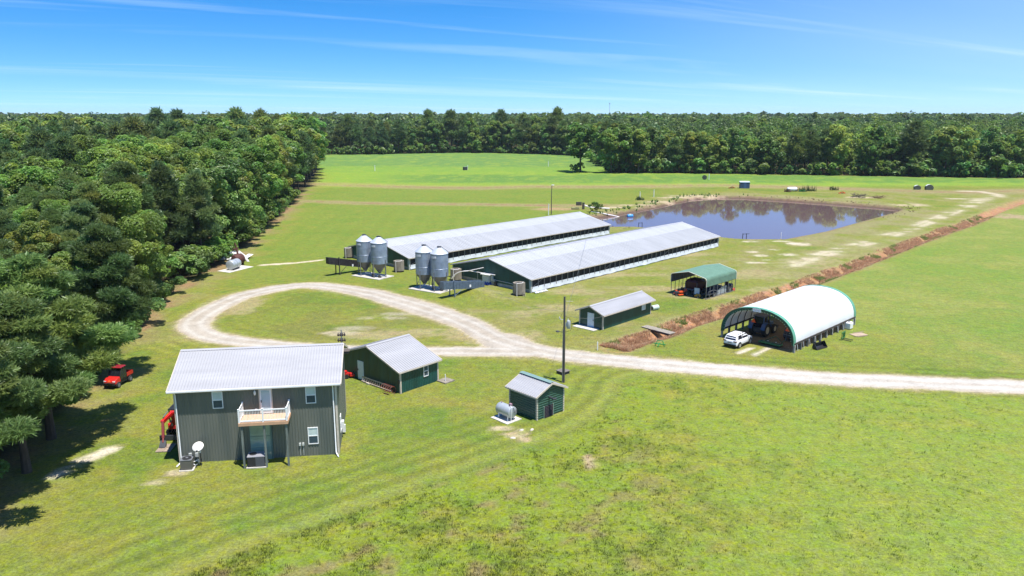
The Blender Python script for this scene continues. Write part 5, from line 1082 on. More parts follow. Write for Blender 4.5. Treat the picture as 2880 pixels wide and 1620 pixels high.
mb = MB(); mb.loft([[(-.5, -.68, .7), (.6, -.68, .7), (.6, .68, .7), (-.5, .68, .7)], [(-.5, -.68, 1.2), (.58, -.68, 1.12), (.58, .68, 1.12), (-.5, .68, 1.2)], [(-.42, -.6, 1.92), (.2, -.6, 1.92), (.2, .6, 1.92), (-.42, .6, 1.92)]]); mb.build('cab', GLASSD, uv)
mb = MB()
for s in (-1, 1): mb.bar((.6, s * .68, 1.05), (.22, s * .62, 1.92), .06); mb.bar((-.5, s * .68, .9), (-.44, s * .62, 1.92), .07); mb.bar((.05, s * .69, .7), (-.05, s * .62, 1.92), .05)
mb.build('cab_frame', BLACK, uv)
mb = MB(); mb.loft([[(-.55 + e, -.70 + e, z), (.42 - e, -.70 + e, z), (.42 - e, .70 - e, z), (-.55 + e, .70 - e, z)] for e, z in ((.03, 1.92), (0, 1.96), (.1, 2.04))]); mb.build('cab_roof', mat('roof_dark_red', (.22, .014, .02), .35), uv)
for s in (-1, 1):
    mb = MB(); mb.rbox(1.36, 1.52, *sorted((s * .36, s * .62)), .72, .84); mb.build('headlight', LENS, uv)
    wheel(uv, 1.05, s * .66, .33, .33, .26); wheel(uv, -1.0, s * .66, .33, .33, .26)
mb = MB(); mb.slab([(1.56, -.2, .72), (1.56, .2, .72), (1.46, .04, .98), (1.46, -.04, .98)], .02); mb.build('warning_triangle', SMV, uv)
mb = MB(); mb.tube([(1.72, -.5, .45), (1.74, -.5, .85), (1.74, .5, .85), (1.72, .5, .45)], .03, 6); mb.build('bull_bar', BLACK, uv)
# ------------------------------------------------------------------ tank and scrap at the wood edge
jx, jy = -50.75, 139.9
js = thing('rough_slab', 'worn concrete slab under the silver tank at the wood edge', 'slab', -50.9, 140.3, 68); mb = MB(); mb.slab([(-3.2, -1.5, .06), (3.0, -1.7, .06), (3.2, 1.3, .06), (-2.8, 1.6, .06)], .12); mb.build('slab', CONC, js)
t = thing('silver_tank', 'silver fuel tank lying on a worn slab at the wood edge', 'fuel tank', -51.0, 140.0, 78); Mx = Matrix.Translation((0, 0, 1.0)) @ Matrix.Rotation(R_(90), 4, 'Y')
mb = MB(); mb.lathe([(.78, -1.3), (.84, -1.26), (.86, -1.2), (.86, 1.2), (.84, 1.26), (.78, 1.3)], 28, Mx); mb.build('shell', TANK, t, 40)
mb = MB(); mb.lathe([(.875, -.05), (.875, .05)], 28, Mx, False); mb.build('strap', mat('strap_grey', (.20, .23, .28), .5), t)
mb = MB(); mb.rbox(-.9, -.75, -.6, .6, .05, .4); mb.build('cradle', DGREY, t); mb = MB(); mb.rbox(.75, .9, -.6, .6, .05, .4); mb.build('cradle', DGREY, t)
t = thing('rusty_tank', 'rusty dark red round tank behind the silver tank', 'tank', -51.6, 144.2, 60); Mx = Matrix.Translation((0, 0, 1.15)) @ Matrix.Rotation(R_(90), 4, 'Y')
mb = MB(); mb.lathe([(.2, -1.15), (.8, -1.0), (1.0, -.7), (1.0, .7), (.8, 1.0), (.2, 1.15)], 22, Mx); mb.build('shell', RUST, t, 40)
mb = MB(); mb.rbox(-.7, -.5, -.7, .7, 0, .5); mb.build('cradle', BLACK, t); mb = MB(); mb.rbox(.5, .7, -.7, .7, 0, .5); mb.build('cradle', BLACK, t)
mb = MB(); mb.tube([(.1, .1, 2.0), (.2, .4, 3.0), (.1, .7, 4.2)], [.2, .16, .12], 8); mb.bar((-.5, .6, 3.0), (.6, .5, 3.05), .3); mb.build('chimney_pipe', RUST, t)
sx_, sy_ = -54.2, 151.3
for i, (dx, dy, w, l, rot, tl, z, lb) in enumerate(((-1.5, 2.5, 1.6, 3.4, 40, 8, .5, 'tilted grey sheet at the top of the scrap heap'), (.4, 1.2, .9, 3.2, 55, 22, .6, 'steeply leaning dark-edged sheet in the scrap heap'), (-2.4, -1.0, 1.4, 2.8, 10, 5, .25, 'pale sheet at the left of the scrap heap'), (1.9, -.3, 1.3, 2.6, -25, 14, .4, 'buff sheet at the right of the scrap heap'), (-.6, -2.2, 1.2, 2.4, 70, 6, .2, 'flat sheet at the front of the scrap heap'), (2.6, -2.4, .5, 2.6, 30, 12, .25, 'narrow pale strip at the right front of the scrap heap'), (-.3, .2, 1.8, 2.6, -50, 10, .3, 'broad white sheet in the middle of the scrap heap'))):
    t = thing('scrap_sheet', lb, 'scrap sheet', sx_ + dx, sy_ + dy, rot, group='scrap sheets heaped at the wood edge')
    mb = MB(); vv = []
    for k in range(9): vv += [(-w / 2 + w * k / 8, -l / 2, z + (k % 2) * .06), (-w / 2 + w * k / 8, l / 2, z + (k % 2) * .06)]
    mb.M = Matrix.Rotation(R_(tl), 4, 'X'); mb.add(vv, [(2 * k, 2 * k + 2, 2 * k + 3, 2 * k + 1) for k in range(8)]); o = mb.build('sheet', SCRAP if i % 3 else mat('scrap_white', (.70, .70, .69), .6, noise=.25), t); o.modifiers.new('s', 'SOLIDIFY').thickness = .03
    for e_ in (-.3, .3): mb = MB(); mb.bar((w * e_, 0, 0), (w * e_, 0, z), .2); mb.build('prop', WOODG, t)
# ------------------------------------------------------------------ pond side and far field things
x, y = (33.5, 219.9); t = thing('floating_drum', 'bright blue drum floating in the near left of the pond', 'drum', x, y, 15, z=WL)
Mx = Matrix.Translation((0, 0, .28)) @ Matrix.Rotation(R_(90), 4, 'Y'); mb = MB(); mb.lathe([(.42, -.85), (.5, -.8), (.5, .8), (.42, .85)], 18, Mx); mb.build('barrel', DRUMB, t, 40); mb = MB(); mb.rbox(-.3, .3, -.2, .2, .7, .85); mb.build('handle_block', WHITE, t)
x0, y0 = at(1500 + 1270 / 6.44, 480 + 780 / 6.44); x1, y1 = at(1500 + 1560 / 6.44, 480 + 835 / 6.44, WL)
t = thing('pond_pipe', 'white pipe running from the bank into the near end of the pond', 'pipe', x0, y0, 0); mb = MB(); mb.tube([(-3, 4, .25), (0, 0, .25), ((x1 - x0) * .7, (y1 - y0) * .7, -.35), (x1 - x0, y1 - y0, WL + .08)], .16, 8); mb.build('pipe', PIPE, t); mb = MB(); mb.bar((x1 - x0, y1 - y0, WL + .05), (x1 - x0 - 6.0, y1 - y0 - 3.2, WL + .05), .25); mb.build('boom', mat('boom_grey', (.3, .27, .25), .8), t)
for nm, qx, qy, lb in (('mooring_posts', 1470, 432, 'dark timber frame standing in the pond near the close bank'), ('mooring_stakes', 745, 352, 'pair of dark stakes standing in the near left of the pond')):
    x, y = at(1500 + qx / 2.477, 500 + qy / 2.477, WL); t = thing(nm, lb, 'stakes', x, y, 0, z=WL)
    for k in (-.45, .45): mb = MB(); mb.bar((k, 0, -1.2), (k, .2 * k, 1.5), .12); mb.build('stake', BLACK, t)
    mb = MB(); mb.bar((-.5, 0, 1.35), (1.1 if nm == 'mooring_posts' else .5, 0, 1.4), .1); mb.build('cross_bar', DGREY, t)
x, y = at(1500 + 1723 / 2.477, 500 + 436 / 2.477, WL); t = thing('depth_marker', 'white depth marker post in the pond by the close bank', 'post', x, y, 0, z=WL); mb = MB(); mb.tube([(0, 0, -1.5), (0, 0, 1.9)], .08, 8); mb.build('post', WHITE, t); mb = MB(); mb.rbox(-.12, .12, -.05, .05, .2, .5); mb.build('gauge_plate', CREAM, t)
for i, (qx, qy) in enumerate(((1930, 522), (2182, 475), (2000 * 0 + 275, 805))):
    x, y = at(1500 + qx / 6.44, 480 + qy / 6.44); t = thing('riser_pipe', ('white riser pipe in the mown strip left of the pond', 'white riser pipe farther up the mown strip beyond the pond', 'thin white pipe standing behind the farther barn roof')[i], 'pipe', x, y, 0, group='white riser pipes in the far grass')
    hgt = (2.4, 2.3, 3.0)[i]; mb = MB(); mb.tube([(0, 0, -.2), (0, 0, hgt)], .12, 8); mb.build('pipe', WHITE, t); mb = MB(); mb.lathe([(.17, hgt), (.17, hgt + .15)], 8); mb.build('cap', PIPE, t)
for i, (qx, qy) in enumerate(((1838, 490), (630, 522))):
    x, y = at(800 + qx / 2.477, 270 + qy / 2.477); t = thing('riser_pipe', ('white riser pipe far out in the green field left of the lone tree', 'white riser pipe in the far left of the green field')[i], 'pipe', x, y, 0, group='white riser pipes in the far grass')
    mb = MB(); mb.tube([(0, 0, -.2), (0, 0, 2.6)], .16, 8); mb.build('pipe', WHITE, t); mb = MB(); mb.lathe([(.22, 2.6), (.22, 2.8)], 8); mb.build('cap', PIPE, t)
x, y = (11.1, 219.0); t = thing('light_pole', 'thin dark light pole standing behind the farther barn', 'light pole', x, y, 0); mb = MB(); mb.tube([(0, 0, -.2), (0, 0, 5.6), (.1, 0, 8.3)], [.13, .11, .09], 8); mb.build('pole', CREOS, t)
mb = MB(); mb.rbox(.0, .7, -.15, .15, 8.25, 8.45); mb.build('lamp_head', WHITE, t)
x, y = at(1500 + 905 / 6.44, 480 + 700 / 6.44); t = thing('pump_stand', 'dark pump on a timber stand beside the far end of the farther barn', 'pump', x, y, 10)
mb = MB(); mb.bar((0, 0, 0), (0, 0, 2.0), .6); mb.rbox(-2.2, -.6, -.3, .3, 1.2, 2.2); mb.build('housing', mat('pump_dark', (.05, .05, .04), .8), t); mb = MB(); mb.rbox(-3.6, -1.4, -.5, .5, .2, .55); mb.build('stand', mat('stand_olive', (.22, .22, .09), .8), t); mb = MB(); mb.tube([(.3, 0, 1.2), (2, -.6, .6), (5, -1.2, .4), (7.5, -2, .3)], .2, 8); mb.build('pipe', PIPE, t)
x, y = (88.7, 298.3); t = thing('blue_box_shed', 'blue-grey metal box shed with pale roof beyond the pond', 'box shed', x, y, -6); mb = MB(); mb.M = frame((-1.75, -1.2, 0), (1, 0, 0)); mb.ribbed(3.5, 2.3, 0, .35, .06, .05); mb.M = frame((1.75, -1.2, 0), (0, 1, 0)); mb.ribbed(2.4, 2.3, 0, .35, .06, .05); mb.M = Matrix(); mb.rbox(-1.74, 1.74, -1.19, 1.2, 0, 2.28); mb.build('wall', BLUEBOX, t)
mb = MB(); mb.slab([(-1.85, -1.35, 2.38), (1.85, -1.35, 2.38), (1.85, 1.3, 2.62), (-1.85, 1.3, 2.62)], .08); mb.build('roof', mat('box_roof', (.45, .55, .6), .5), t); mb = MB(); mb.rbox(-.5, .5, -1.29, -1.25, .05, 2.0); mb.build('door', mat('box_door', (.05, .10, .19), .5), t)
x, y = (102.6, 285.9); t = thing('propane_tank', 'long white tank lying in the grass beyond the pond', 'tank', x, y, 0); Mx = Matrix.Translation((0, 0, .85)) @ Matrix.Rotation(R_(90), 4, 'Y'); mb = MB(); mb.lathe([(.1, -1.9), (.5, -1.75), (.72, -1.35), (.72, 1.35), (.5, 1.75), (.1, 1.9)], 20, Mx); mb.build('shell', WHITE, t, 50); mb = MB(); mb.rbox(-1.1, -.9, -.4, .4, 0, .4); mb.build('cradle', DGREY, t); mb = MB(); mb.rbox(.9, 1.1, -.4, .4, 0, .4); mb.build('cradle', DGREY, t)
for x, y, c_, nm, lb in ((117.2, 277.2, ORANGE, 'field_cultivator', 'low orange cultivator in the weeds at the right beyond the pond'), (83.5, 297.0, mat('rusty_orange', (.35, .12, .04), .7), 'old_harrow', 'rusty orange harrow left of the blue-grey box shed'), (105.7, 284.3, JDG, 'green_harrow', 'green and red implement at the end of the long white tank')):
    t = thing(nm, lb, 'implement', x, y, 0); mb = MB(); mb.bar((-1.2, 0, .25), (1.3, 0, .3), .25); mb.bar((-.9, .5, .2), (.2, -.3, .75), .2); mb.bar((.2, -.3, .75), (1.3, .4, .25), .2); mb.build('frame', c_, t); mb = MB()
    for k in range(6): mb.bar((-1.1 + k * .45, -.2, 0), (-1.0 + k * .45, 0, .35), .07)
    mb.build('tines', BLACK, t)
for i, (x, y, s) in enumerate(((151.9, 292.8, 1.0), (155.9, 291.9, 1.2))):
    t = thing('hay_bale', ('smaller left one of two old round hay bales in the far grass', 'larger right one of two old round hay bales in the far grass')[i], 'hay bale', x, y, 80, group='old hay bales in the far grass'); Mx = Matrix.Translation((0, 0, .62 * s)) @ Matrix.Rotation(R_(90), 4, 'Y') @ Matrix.Scale(.85, 4, (1, 0, 0))
    mb = MB(); mb.lathe([(1.1 * s, -.7), (1.2 * s, -.6), (1.2 * s, .6), (1.1 * s, .7)], 20, Mx); mb.build('bale', HAY, t, 40)
    mb = MB(); vv = [(x_, 1.03 * s * 1.17 * math.cos(R_(q)), .62 * s + 1.045 * s * math.sin(R_(q))) for x_ in (-.62, .62) for q in range(35, 146, 10)]; mb.add(vv, [(k, k + 1, 13 + k, 12 + k) for k in range(11)]); mb.build('cover_sheet', mat('bale_cover', (.58, .62, .60), .6), t)
x, y = (-23.6, 395.2); t = thing('well_head_box', 'small dark box with a white pipe far out in the green field', 'well box', x, y, 30); mb = MB(); mb.rbox(-.9, .9, -.8, .8, 0, 1.5); mb.build('box', DGREY, t, bevel=.05); mb = MB(); mb.rbox(-1.0, 1.0, -.9, .9, 1.5, 1.65); mb.build('lid', MGREY, t); mb = MB(); mb.tube([(1.5, 0, -.1), (1.5, 0, 2.4)], .12, 8); mb.build('pipe', WHITE, t)
x, y = at(1840 + 350 / 2.477, 270 + 583 / 2.477); t = thing('wire_reel', 'dark round reel with a white pipe in the green strip below the woods', 'reel', x, y, 0); Mx = Matrix.Translation((0, 0, 1.0)) @ Matrix.Rotation(R_(90), 4, 'X'); mb = MB(); mb.lathe([(.95, -.4), (.95, -.3), (.4, -.28), (.4, .28), (.95, .3), (.95, .4)], 20, Mx); mb.build('reel', mat('reel_dark', (.035, .05, .04), .8), t, 30); mb = MB(); mb.tube([(1.9, 0, -.1), (1.9, 0, 2.6)], .13, 8); mb.build('pipe', WHITE, t)
# far lattice mast on the horizon
t = thing('radio_mast', 'thin pale radio mast far off above the right woods', 'mast', 330, 2700, 0, z=0.0); mb = MB(); mb.bar((0, 0, 0), (0, 0, 62), 1.1); mb.build('mast', mat('mast_grey', (.42, .45, .5), .6), t); mb = MB(); mb.lathe([(2.2, 58), (2.2, 61)], 8); mb.build('antenna_ring', mat('mast_grey', (.42, .45, .5), .6), t)

# ------------------------------------------------------------------ trees
def unit(v): return v / (np.linalg.norm(v, axis=-1, keepdims=True) + 1e-9)
def leaf_mesh(Pn, N, size, g, asp=.62):
    """diamond leaf sprays at points Pn facing roughly N"""
    n = len(Pn); N = unit(N); r = unit(g.normal(size=(n, 3))); T = unit(np.cross(N, r)); B = np.cross(N, T)
    s = size * g.uniform(.65, 1.35, (n, 1)); fold = N * s * .18
    v = np.stack([Pn - T * s * .5, Pn + B * s * asp * .5 + fold, Pn + T * s * .5, Pn - B * s * asp * .5 + fold], 1)
    return v.reshape(-1, 3)
def needle_mesh(Pn, N, size, g, k=5):
    """needle tufts: k thin blades fanning out around N"""
    n = len(Pn); N = unit(N)
    d = unit(N[:, None] * .75 + g.normal(size=(n, k, 3)) * .62); s = size * g.uniform(.7, 1.3, (n, k, 1))
    side = unit(np.cross(d, g.normal(size=(n, k, 3)))) * s * .13; b = Pn[:, None] + d * s * .08
    v = np.stack([b - side * .6, b + side * .6, b + d * s * .7 + side * .8, b + d * s], 2)
    return v.reshape(-1, 3)
def crown_broad(H, R, nl, ls, g, base, low=.22, K=None):
    cz0, cz1 = H * low, H; cc = (cz0 + cz1) / 2 + .04 * H; hz = (cz1 - cz0) / 2
    K = K or int(g.integers(48, 66)); C = []; Rr = []
    for i in range(K):
        u = g.uniform(-.92, 1); a = i * 2.399 + g.uniform(-.5, .5); f = g.uniform(.55, 1.0) if i % 4 else g.uniform(.1, .5)
        w = math.sqrt(max(0, 1 - abs(u) ** 2.2)); wob = 1 + .28 * math.sin(a * 2 + R * 9) + .12 * math.sin(a * 5 + u * 4)
        C.append((R * w * f * math.cos(a) * wob, R * w * f * math.sin(a) * wob, cc + hz * u * .86)); Rr.append(R * g.uniform(.13, .33))
    C = np.array(C); Rr = np.array(Rr); pr = Rr ** 2 / np.sum(Rr ** 2); id_ = g.choice(K, nl, p=pr)
    d = unit(g.normal(size=(nl, 3)) + np.array([0, 0, .35])); rad = Rr[id_][:, None] * (g.uniform(.55, 1.08, (nl, 1)) ** .6)
    p = C[id_] + d * rad * np.array([1, 1, .78]); p[:, 2] = np.clip(p[:, 2], .15, None)
    N = d * .5 + unit(p - np.array([0, 0, cc])) * .25 + np.array([0, 0, .65]) + g.normal(size=(nl, 3)) * .38
    v = leaf_mesh(p, N, ls, g)
    tc_ = g.uniform(.72, 1.3, K)[id_] * g.uniform(.78, 1.25, nl); hue = g.uniform(-.14, .12, K)[id_] + g.uniform(-.06, .06, nl)
    col = np.stack([base[0] * tc_ * (1 + 1.5 * hue), base[1] * tc_, base[2] * tc_ * (1 - hue)], 1)
    return v, np.repeat(np.clip(col, .004, .5), 4, 0), C
def crown_pine(H, R, nt_, ns, g, base, low=.40, k=5):
    K = int(g.integers(40, 54)); C = []; Rr = []
    for i in range(K):
        f = (i + .5) / K; z = H * (low + (1 - low) * (f ** .85)) * .99; prof = (math.sin(math.pi * min(1, .16 + .84 * f) ** .8) ** .7) * (1.0 - .35 * f)
        a = i * 2.399 + g.uniform(-.6, .6); rr = R * prof * g.uniform(.45, 1.1)
        C.append((rr * math.cos(a), rr * math.sin(a), z + g.uniform(-.4, .4) - .1 * rr)); Rr.append(R * g.uniform(.17, .30) * (1.1 - .3 * f))
    C = np.array(C); Rr = np.array(Rr); id_ = g.choice(K, nt_, p=Rr ** 2 / np.sum(Rr ** 2))
    d = unit(g.normal(size=(nt_, 3)) + np.array([0, 0, .25])); rad = Rr[id_][:, None] * g.uniform(.35, 1.05, (nt_, 1)) ** .7
    p = C[id_] + d * rad * np.array([1.1, 1.1, .58]); N = d + np.array([0, 0, .55]); v = needle_mesh(p, N, ns, g, k)
    tc_ = g.uniform(.75, 1.25, K)[id_] * g.uniform(.8, 1.2, nt_); hue = g.uniform(-.1, .12, K)[id_]
    col = np.stack([base[0] * tc_ * (1 + 1.5 * hue), base[1] * tc_, base[2] * tc_ * (1 - hue)], 1)
    return v, np.repeat(np.clip(col, .004, .5), 4 * k, 0), C
def quads_mesh(name, v, col):
    n = len(v) // 4; return mesh_np(name, v, n, np.arange(4 * n), LEAF_M, {'tint': col})
def trunk_mb(H, r, C, g, top=.92, nb=9):
    mb = MB(); bend = g.uniform(-.03, .03, 2) * H
    mb.tube([(bend[0] * f * f, bend[1] * f * f, -.3 + (H * top + .3) * f) for f in np.linspace(0, 1, 7)], [r * 1.25] + [r * (1 - .8 * f) for f in np.linspace(.1, 1, 6)], 8)
    for i in g.choice(len(C), min(nb, len(C)), replace=False):
        c_ = C[i]; z0 = max(H * .15, c_[2] - math.hypot(c_[0], c_[1]) * .7); f = (z0 + .3) / (H * top + .3); f = min(f, .9); b = Vector((bend[0] * f * f, bend[1] * f * f, -.3 + (H * top + .3) * f)); e = Vector(c_)
        mb.tube([b, b.lerp(e, .5) + Vector((0, 0, .15)), e], [r * .38, r * .22, r * .07], 5)
    return mb
OAK = [(.130, .218, .036), (.165, .245, .040), (.108, .198, .038), (.185, .252, .044), (.118, .208, .048)]
PINE = [(.102, .168, .050), (.128, .184, .048), (.088, .154, .052)]
PROTO = {}
def make_proto(kd, lod, i):
    g = np.random.default_rng(100 * lod + i + (50 if kd == 'pine' else 0)); H = 20.0
    if kd == 'broad':
        nl, ls = ((26000, .30), (7500, .58), (2600, 1.05))[lod]; R = g.uniform(4.4, 5.9); v, c, C = crown_broad(H, R, nl, ls, g, OAK[i % 5], low=g.uniform(.10, .22)); nm = 'broadleaf_tree'
    elif kd == 'pine':
        nt_, ns, k = ((14000, .48, 5), (4200, .9, 4), (1500, 1.5, 3))[lod]; R = g.uniform(4.0, 5.2); v, c, C = crown_pine(H, R, nt_, ns, g, PINE[i % 3], low=g.uniform(.28, .42), k=k); nm = 'pine_tree'
    else:
        nl, ls = ((4200, .30), (1500, .52), (500, .95))[lod]; H = 4.0; v, c, C = crown_broad(H, 2.9, nl, ls, g, OAK[(i * 2) % 5], low=.0, K=22); nm = 'woodland_shrub'
    crown = quads_mesh('crown', v, c)
    mb = trunk_mb(H, .30 if kd != 'shrub' else .07, C, g); tr = bpy.data.meshes.new('trunk'); tr.from_pydata(mb.v, [], mb.f); tr.materials.append(BARK)
    return nm, crown, tr
def get_proto(kd, lod, i):
    key = (kd, lod, i)
    if key not in PROTO: PROTO[key] = make_proto(*key)
    return PROTO[key]
# where they stand
def scatter(poly_fn, x0, x1, y0, y1, step, g):
    xs = np.arange(x0, x1, step); ys = np.arange(y0, y1, step); X, Y = np.meshgrid(xs, ys); X = X + (np.arange(len(ys)) % 2)[:, None] * step * .5
    X = (X + g.uniform(-.36, .36, X.shape) * step).ravel(); Y = (Y + g.uniform(-.36, .36, Y.shape) * step).ravel(); k = poly_fn(X, Y); return X[k], Y[k]
g = np.random.default_rng(11)
TREES = []          # x, y, height, kind, tag
inview = lambda X, Y, m=7: np.abs(X) < .66 * Y + m
def hmap(X, Y):
    near = 15 + 5.5 * sst(60, 240, Y) + 4 * sst(240, 420, Y)
    return near
for st, ya, yb, xa in ((5.4, 40, 125, -110), (6.2, 125, 235, -190), (7.0, 235, 400, -300), (8.0, 400, 640, -430)):
    X, Y = scatter(lambda X, Y: (poly_sd(X, Y, WOODPOLY) > 1.2) & inview(X, Y), xa, 420, ya, yb, st, g)
    sdw = poly_sd(X, Y, WOODPOLY)
    hb = np.where((X > 46) | (Y > 430), np.where(X > 46, 20 + 3.5 * sst(6, 70, sdw), 21.5 + 3.5 * sst(-110, -60, X)), hmap(X, Y))
    hh = hb * g.uniform(.74, 1.18, len(X)); pn = fbm(X * .018 + 5, Y * .018, 3)
    for x, y, h, p, s in zip(X, Y, hh, pn, sdw):
        pine = (p + g.uniform(-.16, .16)) > ((.62 if y > 78 else .40) if x < 20 and y < 420 else (.60 if x > 110 else .46))
        TREES.append((x, y, h * (1.04 if pine else .97), 'pine' if pine else 'broad', s))
# shrubs along the wood's edge
SH = []
def along(pts, step, off, g):
    for a, b in zip(pts[:-1], pts[1:]):
        L = math.dist(a, b); n = max(1, int(L / step)); nx, ny = -(b[1] - a[1]) / L, (b[0] - a[0]) / L
        for i in range(n):
            f = (i + g.uniform(.1, .9)) / n; o = g.uniform(*off); yield a[0] + (b[0] - a[0]) * f + nx * o, a[1] + (b[1] - a[1]) * f + ny * o
for x, y in along(EDGE[1:13], 3.2, (.6, 3.0), g): SH.append((x, y, g.uniform(.55, 1.25)))
for x, y in along(FARL, 4.2, (.5, 4.0), g):
    if abs(x) < .66 * y + 4: SH.append((x, y, g.uniform(.8, 2.2)))
size = [h / max(20, y) for x, y, h, k, s in TREES]
edgebonus = [(1.0 if s < 9 else .62) * (2.2 if y > 300 and s < 14 else 1) for x, y, h, k, s in TREES]
order = sorted(range(len(TREES)), key=lambda i: -size[i] * edgebonus[i])
NIND = 520
ind, rest = order[:NIND], order[NIND:]
# the lone tree in the far field and the few at the corner of the right wood
lone = at(1632, 484); corner = [at(1718, 487), at(1760, 486), at(1795, 487)]
def zone(x, y, s):
    if x < 20 and y < 430: return 'left'
    return 'centre' if x < 48 else 'right'
cnt = {}
def tree_label(kd, x, y, s, h):
    z = zone(x, y, s); k = 'pine' if kd == 'pine' else 'broadleaf tree'; tone = 'feathery' if kd == 'pine' else 'leafy'
    if z == 'left':
        row = 'edge row' if s < 7 else ('second rows' if s < 22 else 'inner rows')
        for lim, nm in ((70, 'nearest the camera'), (100, 'by the red vehicle'), (135, 'beside the gravel loop'), (175, 'near the silver tank'), (240, 'past the scrap heap'), (9999, 'toward the far end')):
            if y < lim: break
        return f'{tone} {k} in the left wood {nm}, {row}', f'{k}s of the left wood {nm}, {row}'
    if z == 'centre':
        side = 'left' if x < -60 else ('middle' if x < 0 else 'right')
        return f'tall {tone} {k} in the far tree line, {side} part', f'{k}s of the far tree line, {side} part'
    side = 'near the lone tree' if x < 70 else ('above the pond' if x < 130 else ('above the hay bales' if x < 185 else 'at the right edge'))
    row = 'front row' if s < 8 else 'rows behind'
    return f'{tone} {k} in the right wood {side}, {row}', f'{k}s of the right wood {side}, {row}'
def place_tree(x, y, h, kd, label, group, gg, width=None):
    lod = 0 if y < 125 else (1 if y < 260 else 2); nv = {'broad': 5, 'pine': 3, 'shrub': 3}[kd]; i = int(gg.integers(0, nv)); nm, cr, tr = get_proto(kd, lod, i)
    H0 = 4.0 if kd == 'shrub' else 20.0; sc = h / H0; w = sc * (width or gg.uniform(.86, 1.18)); z = float(gh(np.array([x]), np.array([y]))[0])
    if kd != 'shrub': w = max(w, .8)
    o = bpy.data.objects.new(nm, None); COL.objects.link(o); tag(o, label, 'shrub' if kd == 'shrub' else 'tree', group)
    for n_, m_ in (('crown', cr), ('trunk', tr)):
        c_ = bpy.data.objects.new(n_, m_); COL.objects.link(c_); c_.parent = o
    o.location = (x, y, z - .05); o.rotation_euler = (0, 0, gg.uniform(0, 6.28)); o.scale = (w, w, sc); return o
gg = np.random.default_rng(23)
for i in ind:
    x, y, h, kd, s = TREES[i]; lb, gr = tree_label(kd, x, y, s, h); place_tree(x, y, h, kd, lb, gr, gg)
place_tree(lone[0], lone[1], 23.5, 'broad', 'lone dark tree standing out in the far green field before the woods', None, gg, 1.35)
place_tree(lone[0] - 1.5, lone[1] - .5, 4.5, 'shrub', 'ivy clump round the foot of the lone far tree', None, gg, 1.0)
for k_, (x, y) in enumerate(corner): place_tree(x, y, (21, 23, 20)[k_], 'broad', ('leftmost ivy-clad tree at the field corner right of the lone tree', 'middle ivy-clad tree at the field corner right of the lone tree', 'right ivy-clad tree at the field corner beside the right wood')[k_], 'ivy-clad trees at the field corner', gg, 1.1)
place_tree(-43.0, 80.6, 16.5, 'pine', 'feathery pine overhanging the red utility vehicle at the wood edge', None, gg, 1.12)
for q_, (x_, y_, h_) in enumerate(((-38.8, 57.5, 14.5), (-38.4, 48.5, 14), (-40.6, 64, 16))): place_tree(x_, y_, h_, 'pine', ('feathery pine shading the lawn at the left picture edge', 'feathery pine just outside the lower left picture corner', 'taller feathery pine at the left picture edge')[q_], None, gg, 1.5)
place_tree(-38.8, 51.5, 16, 'pine', 'feathery pine at the lower left picture edge', None, gg, 1.1)
for x, y, s in SH:
    z = zone(x, y, 0); w = {'left': 'left wood edge', 'centre': 'foot of the far tree line', 'right': 'foot of the right wood'}[z]
    if z == 'left':
        for lim, nm in ((70, 'at the near left corner'), (100, 'by the red utility vehicle'), (135, 'beside the gravel loop'), (175, 'near the silver tank'), (9999, 'along the far mown strip')):
            if y < lim: break
    else: nm = ('above the pond' if x < 130 else 'toward the right picture edge') if z == 'right' else ('behind the green field' if y > 500 else 'past the left wood')
    place_tree(x, y, 4.0 * s, 'shrub', f'leafy green shrub at the {w} {nm}', f'shrubs at the {w} {nm}', gg)
for bx, by, s, lb in ((1215, 384, 2.6, 'pale round bush at the foot of the far tree line, left of two'), (1240, 383, 2.9, 'larger pale round bush at the foot of the far tree line')): x, y = P(bx, by); place_tree(x, y, 4 * s, 'shrub', lb, 'pale bushes at the far tree line', gg)
# all further trees: one woodland mass
def mass(name, items, lod_fn, g):
    V = []; Cc = []
    for x, y, h, kd in items:
        n, ls = lod_fn(y); R = h * g.uniform(.19, .27); K = 9
        u = g.uniform(-.1, 1, K); a = g.uniform(0, 6.28, K); rr = R * np.sqrt(1 - np.clip(u, 0, 1) ** 2 * .8) * g.uniform(.2, .85, K)
        z0 = h * ((.55 if kd == 'pine' else .48) if y > 640 else .22); C = np.stack([x + rr * np.cos(a), y + rr * np.sin(a), z0 + (h - z0) * .82 * np.clip(u, -.3, 1)], 1)
        id_ = g.integers(0, K, n); d = unit(g.normal(size=(n, 3)) + np.array([0, 0, .4])); p = C[id_] + d * R * .46 * g.uniform(.5, 1.05, (n, 1)) * np.array([1, 1, .8])
        V.append(leaf_mesh(p, d * .6 + np.array([0, 0, .5]) + g.normal(size=(n, 3)) * .4, ls, g, .7))
        b = (PINE if kd == 'pine' else OAK)[int(g.integers(0, 3 if kd == 'pine' else 5))]; t = g.uniform(.7, 1.25) * g.uniform(.75, 1.25, K)[id_] * g.uniform(.8, 1.2, n)
        Cc.append(np.repeat(np.array(b)[None] * t[:, None], 4, 0))
    o = link(name, quads_mesh(name, np.concatenate(V), np.concatenate(Cc)), None); return kind(o, 'stuff')
items = [(TREES[i][0], TREES[i][1], TREES[i][2], TREES[i][3]) for i in rest]
for st, ya, yb in ((13, 640, 900), (24, 900, 1500), (48, 1500, 3000)):
    X, Y = scatter(lambda X, Y: inview(X, Y, 20), -.7 * yb, .7 * yb, ya, yb, st, g)
    for x, y in zip(X, Y): items.append((x, y, g.uniform(19, 27) + (3.5 if g.random() < .12 else 0), 'pine' if g.random() < .6 else 'broad'))
